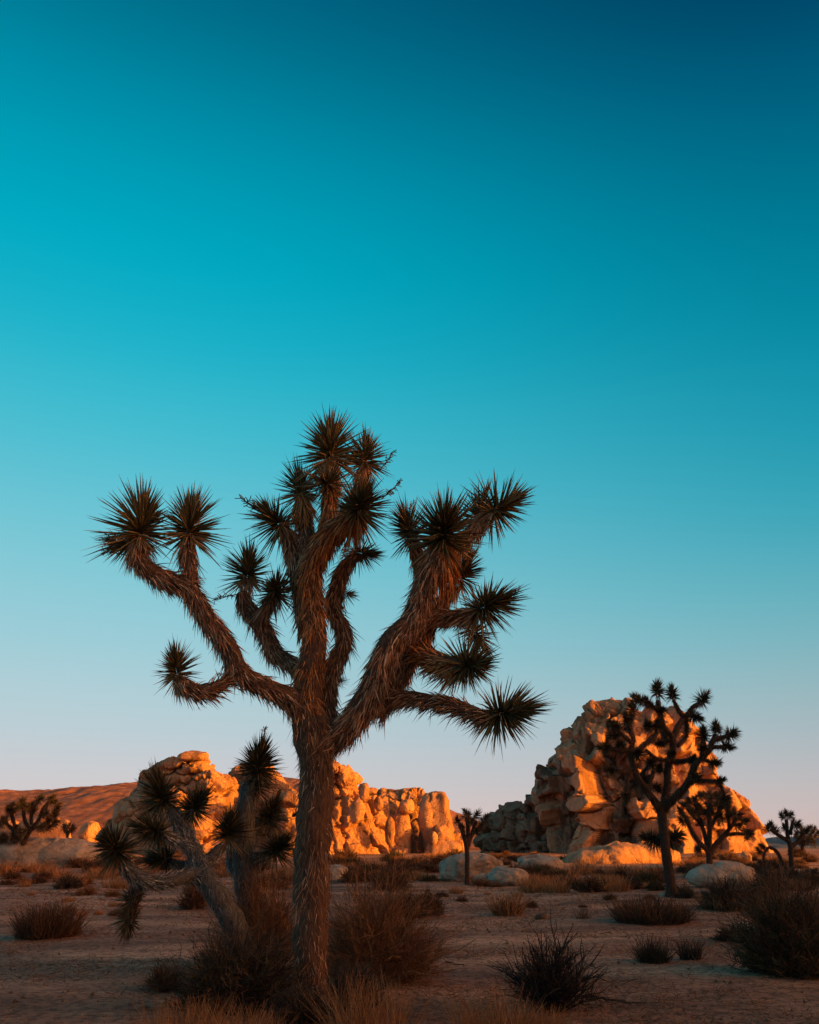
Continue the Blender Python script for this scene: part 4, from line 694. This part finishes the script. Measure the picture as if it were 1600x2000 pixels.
px_shrub('low_bush', 'round dry bush behind the leaning tree', 378, 1775, 66, 52, lambda r, h: [('twigs', shrub_data(r, h, 320, 82, 9, .007, .25), 'twig_brown')])
# background scrub: a few kinds, many individual copies
def scrub_mesh(mt, n=240):
    V, F_, tn = join(shrub_data(1.0, 0.85, n, 85, 8, .018, .22)); return make_mesh('scrub_twigs', V, F_, M[mt], tn)
def tuft_mesh():
    V, F_, tn = join(grass_data(1.0, 0.8, 260, .016, .5)); return make_mesh('scrub_grass', V, F_, M['grass'], tn)
scrubs = [('brown', scrub_mesh('twig_brown')), ('black', scrub_mesh('twig_dark')), ('tan', scrub_mesh('twig_tan')), ('olive', scrub_mesh('scrub_green')), ('brown', scrub_mesh('twig_brown'))]
tufts = [tuft_mesh(), tuft_mesh()]
scrub_at = []
MARKS = [(*at(x, 1690, Y)[:2], t) for x, Y, t in [(912, 41, 'slim young tree'), (1315, 30, 'forked tree'), (1385, 62, 'bushy fan-shaped tree'), (1546, 58, 'candelabra tree'), (1568, 92, 'little sunlit tree'), (36, 66, 'twin-trunked tree'),
    (922, 52, 'large smooth grey boulder'), (993, 42, 'small round grey boulder'), (1058, 62, 'blocky tan boulder'), (1230, 80, 'sunlit whaleback'), (1120, 80, 'cracked boulder'), (1418, 42, 'half-hidden grey boulder'), (646, 55, 'pale boulder by the trunk'),
    (80, 70, 'flat pale slab'), (1461, 95, 'lone sunlit boulder'), (1010, 100, 'dark rock heap'), (690, 94, 'sunlit crag'), (830, 104, 'rock pillars'), (330, 92, 'cap-stone outcrop'), (520, 98, 'low granite hump'), (1150, 100, 'shaded side of the dome'), (1380, 104, 'sunlit side of the dome'),
    (764, 38, 'round dark brown bush'), (92, 18, 'lone grass mound'), (1275, 22, 'matted grass mound'), (1428, 26, 'black rounded scrub'), (992, 24, 'straw-crowned tuft'), (168, 290, 'square sunlit block'), (470, 22, 'leaning trees'), (838, 24, 'brown bush at the sand edge')]]
def where(x, y):
    d = sorted((math.hypot((x - a), (y - b) * 0.6), a, b, t) for a, b, t in MARKS)[0]; dx, dy = x - d[1], y - d[2]
    near_ = 'close' if d[0] < 2.2 else 'some way'
    return f"{near_} {'before' if dy < -abs(dx) * 1.5 else 'behind' if dy > abs(dx) * 1.5 else 'beside'} the {d[3]}"
def scatter_band(n, x0, x1, y0, y1, w0, w1, zone, kinds, seed):
    rg = np.random.default_rng(seed)
    for _ in range(n):
        x, y = rg.uniform(x0, x1), rg.uniform(y0, y1); g = gp(x, y); m = mpp(g); w_ = 1.25 * rg.uniform(w0, w1) * m / 2
        k = kinds[rg.integers(len(kinds))]; loc = (g[0], g[1], ground_h(g[0], g[1])[0]); tall = rg.uniform(.65, 1.2)
        size = ('tiny' if w_ < .3 else 'small' if w_ < .55 else 'broad' if w_ < 1.0 else 'wide') + (' flat' if tall < .85 else ' upright' if tall > 1.05 else ' round')
        if k == 'grass':
            o = obj('grass_tuft', tufts[rg.integers(2)]); tag(o, f'{size} straw-coloured grass tuft {where(*g[:2])}', 'grass', 'dry grass tufts on the flat')
        else:
            nm, me = scrubs[k]; o = obj('scrub_bush', me); tag(o, f'{size} {nm} scrub bush {where(*g[:2])}', 'shrub', f'{nm} scrub bushes on the flat')
        o.location = loc; o.scale = (w_, w_, w_ * tall); o.rotation_euler = (0, 0, rg.uniform(0, 6.28))
scatter_band(34, 0, 230, 1682, 1738, 22, 60, 'before the flat slab by the far left tree', [0, 1, 2, 'grass', 'grass', 4], 1)
scatter_band(26, 230, 580, 1680, 1745, 22, 60, 'behind the leaning trees', [0, 1, 2, 4, 'grass'], 2)
scatter_band(46, 640, 900, 1674, 1726, 20, 55, 'below the sunlit crag', [0, 1, 3, 'grass', 4], 3)
scatter_band(20, 900, 1080, 1700, 1745, 20, 48, 'around the grey boulders', [0, 2, 'grass', 4], 4)
scatter_band(56, 1040, 1300, 1706, 1744, 22, 60, 'in front of the sunlit whaleback', [0, 1, 3, 'grass', 'grass', 4], 5)
scatter_band(34, 1320, 1600, 1672, 1700, 14, 34, 'on the plain below the dome', [0, 2, 4, 'grass'], 6)
scatter_band(26, 1330, 1600, 1702, 1762, 22, 60, 'between the forked tree and the large bush', [0, 1, 'grass', 4], 7)
scatter_band(22, 930, 1110, 1672, 1690, 16, 34, 'at the foot of the dark rock heap', [0, 2, 4], 8)
scatter_band(12, 860, 1330, 1745, 1790, 12, 30, 'on the open sand before the forked tree', ['grass', 0], 9)
scatter_band(10, 0, 230, 1740, 1800, 14, 34, 'on the open sand left of the leaning tree', ['grass', 2], 10)
scatter_band(16, 60, 240, 1625, 1650, 6, 14, 'on the slope below the reddish hill', [0, 2], 11)
# ground litter: countless short dry blades, twigs and pebbles
def litter():
    n = 90000; a = np.radians(rng.uniform(-30, 30, n)); r = 7.5 * np.exp(rng.uniform(0, 1, n) * math.log(8)); x, y = r * np.sin(a), r * np.cos(a)
    p = np.stack([x, y, x * 0], 1); k = (fbm(p * 0.6, 3, 90) > rng.normal(0.15, 0.35, n)); x, y, r = x[k], y[k], r[k]; n = len(x)
    b = np.stack([x, y, ground_h(x, y) - 0.004], 1); d = norm(rng.normal(0, 1, (n, 3)) * np.array([1, 1, 0.25]) + np.array([0, 0, 0.22])); d[:, 2] = np.abs(d[:, 2])
    ln = rng.uniform(0.03, 0.13, n) * (0.6 + r / 25); s = np.linspace(0, 1, 3); P = b[:, None] + d[:, None] * (ln[:, None] * s)[:, :, None]
    V, F_, tn = strands(P, (0.0016 + 0.00016 * r)[:, None] * np.array([1, .8, .3])[None], np.clip(rng.normal(.42, .28, n), 0, 1))
    tag(obj('ground_litter', make_mesh('litter', V, F_, M['twig_tan'], tn)), 'short dry grass and twig litter strewn over the sandy ground', 'litter', kind='stuff')
litter()
def pebbles():
    n = 2200; a = np.radians(rng.uniform(-30, 30, n)); r = 7.5 * np.exp(rng.uniform(0, 1, n) * math.log(7)); x, y = r * np.sin(a), r * np.cos(a)
    oc = norm(np.array([[1, 0, 0], [-1, 0, 0], [0, 1, 0], [0, -1, 0], [0, 0, 1], [0, 0, -1]], float)); f = np.array([[0, 2, 4], [2, 1, 4], [1, 3, 4], [3, 0, 4], [2, 0, 5], [1, 2, 5], [3, 1, 5], [0, 3, 5]])
    sz = rng.uniform(0.006, 0.02, n) * rng.uniform(0.6, 1.5, n) * (0.7 + r / 30); V = oc[None] * sz[:, None, None] * rng.uniform(0.6, 1.3, (n, 6, 3)) + np.stack([x, y, ground_h(x, y) + sz * 0.3], 1)[:, None]
    Fs = (f[None] + (np.arange(n) * 6)[:, None, None]).reshape(-1, 3)
    tag(obj('gravel', make_mesh('gravel', V.reshape(-1, 3), Fs, M['rock_dark'], smooth=False)), 'fine gravel scattered over the sandy ground', 'gravel', kind='stuff')
pebbles()
def stick(x0, y0, x1, y1, lb, rad):
    a, b = gp(x0, y0), gp(x1, y1); t = np.linspace(0, 1, 9)[:, None]; P = a + (b - a) * t; P[1:-1] += rng.normal(0, 0.035, (7, 3)); P[:, 2] = ground_h(P[:, 0], P[:, 1]) + rad * 0.8 + 0.01 * np.abs(np.sin(t[:, 0] * 9))
    Pp, rr = smooth_path(P, np.linspace(rad, rad * .4, 9), 0.05); V, F_ = tube(Pp - a, rr, 8, .2, 20); o = obj('fallen_stick', make_mesh('stick', V, F_, M['bark'])); o.location = a; tag(o, lb, 'stick')
stick(1150, 1957, 1262, 1964, 'thin fallen stick lying on sand right of the dead bush', .014)
stick(872, 1882, 905, 1892, 'short crooked stick on the sand right of the tan shrub', .014)
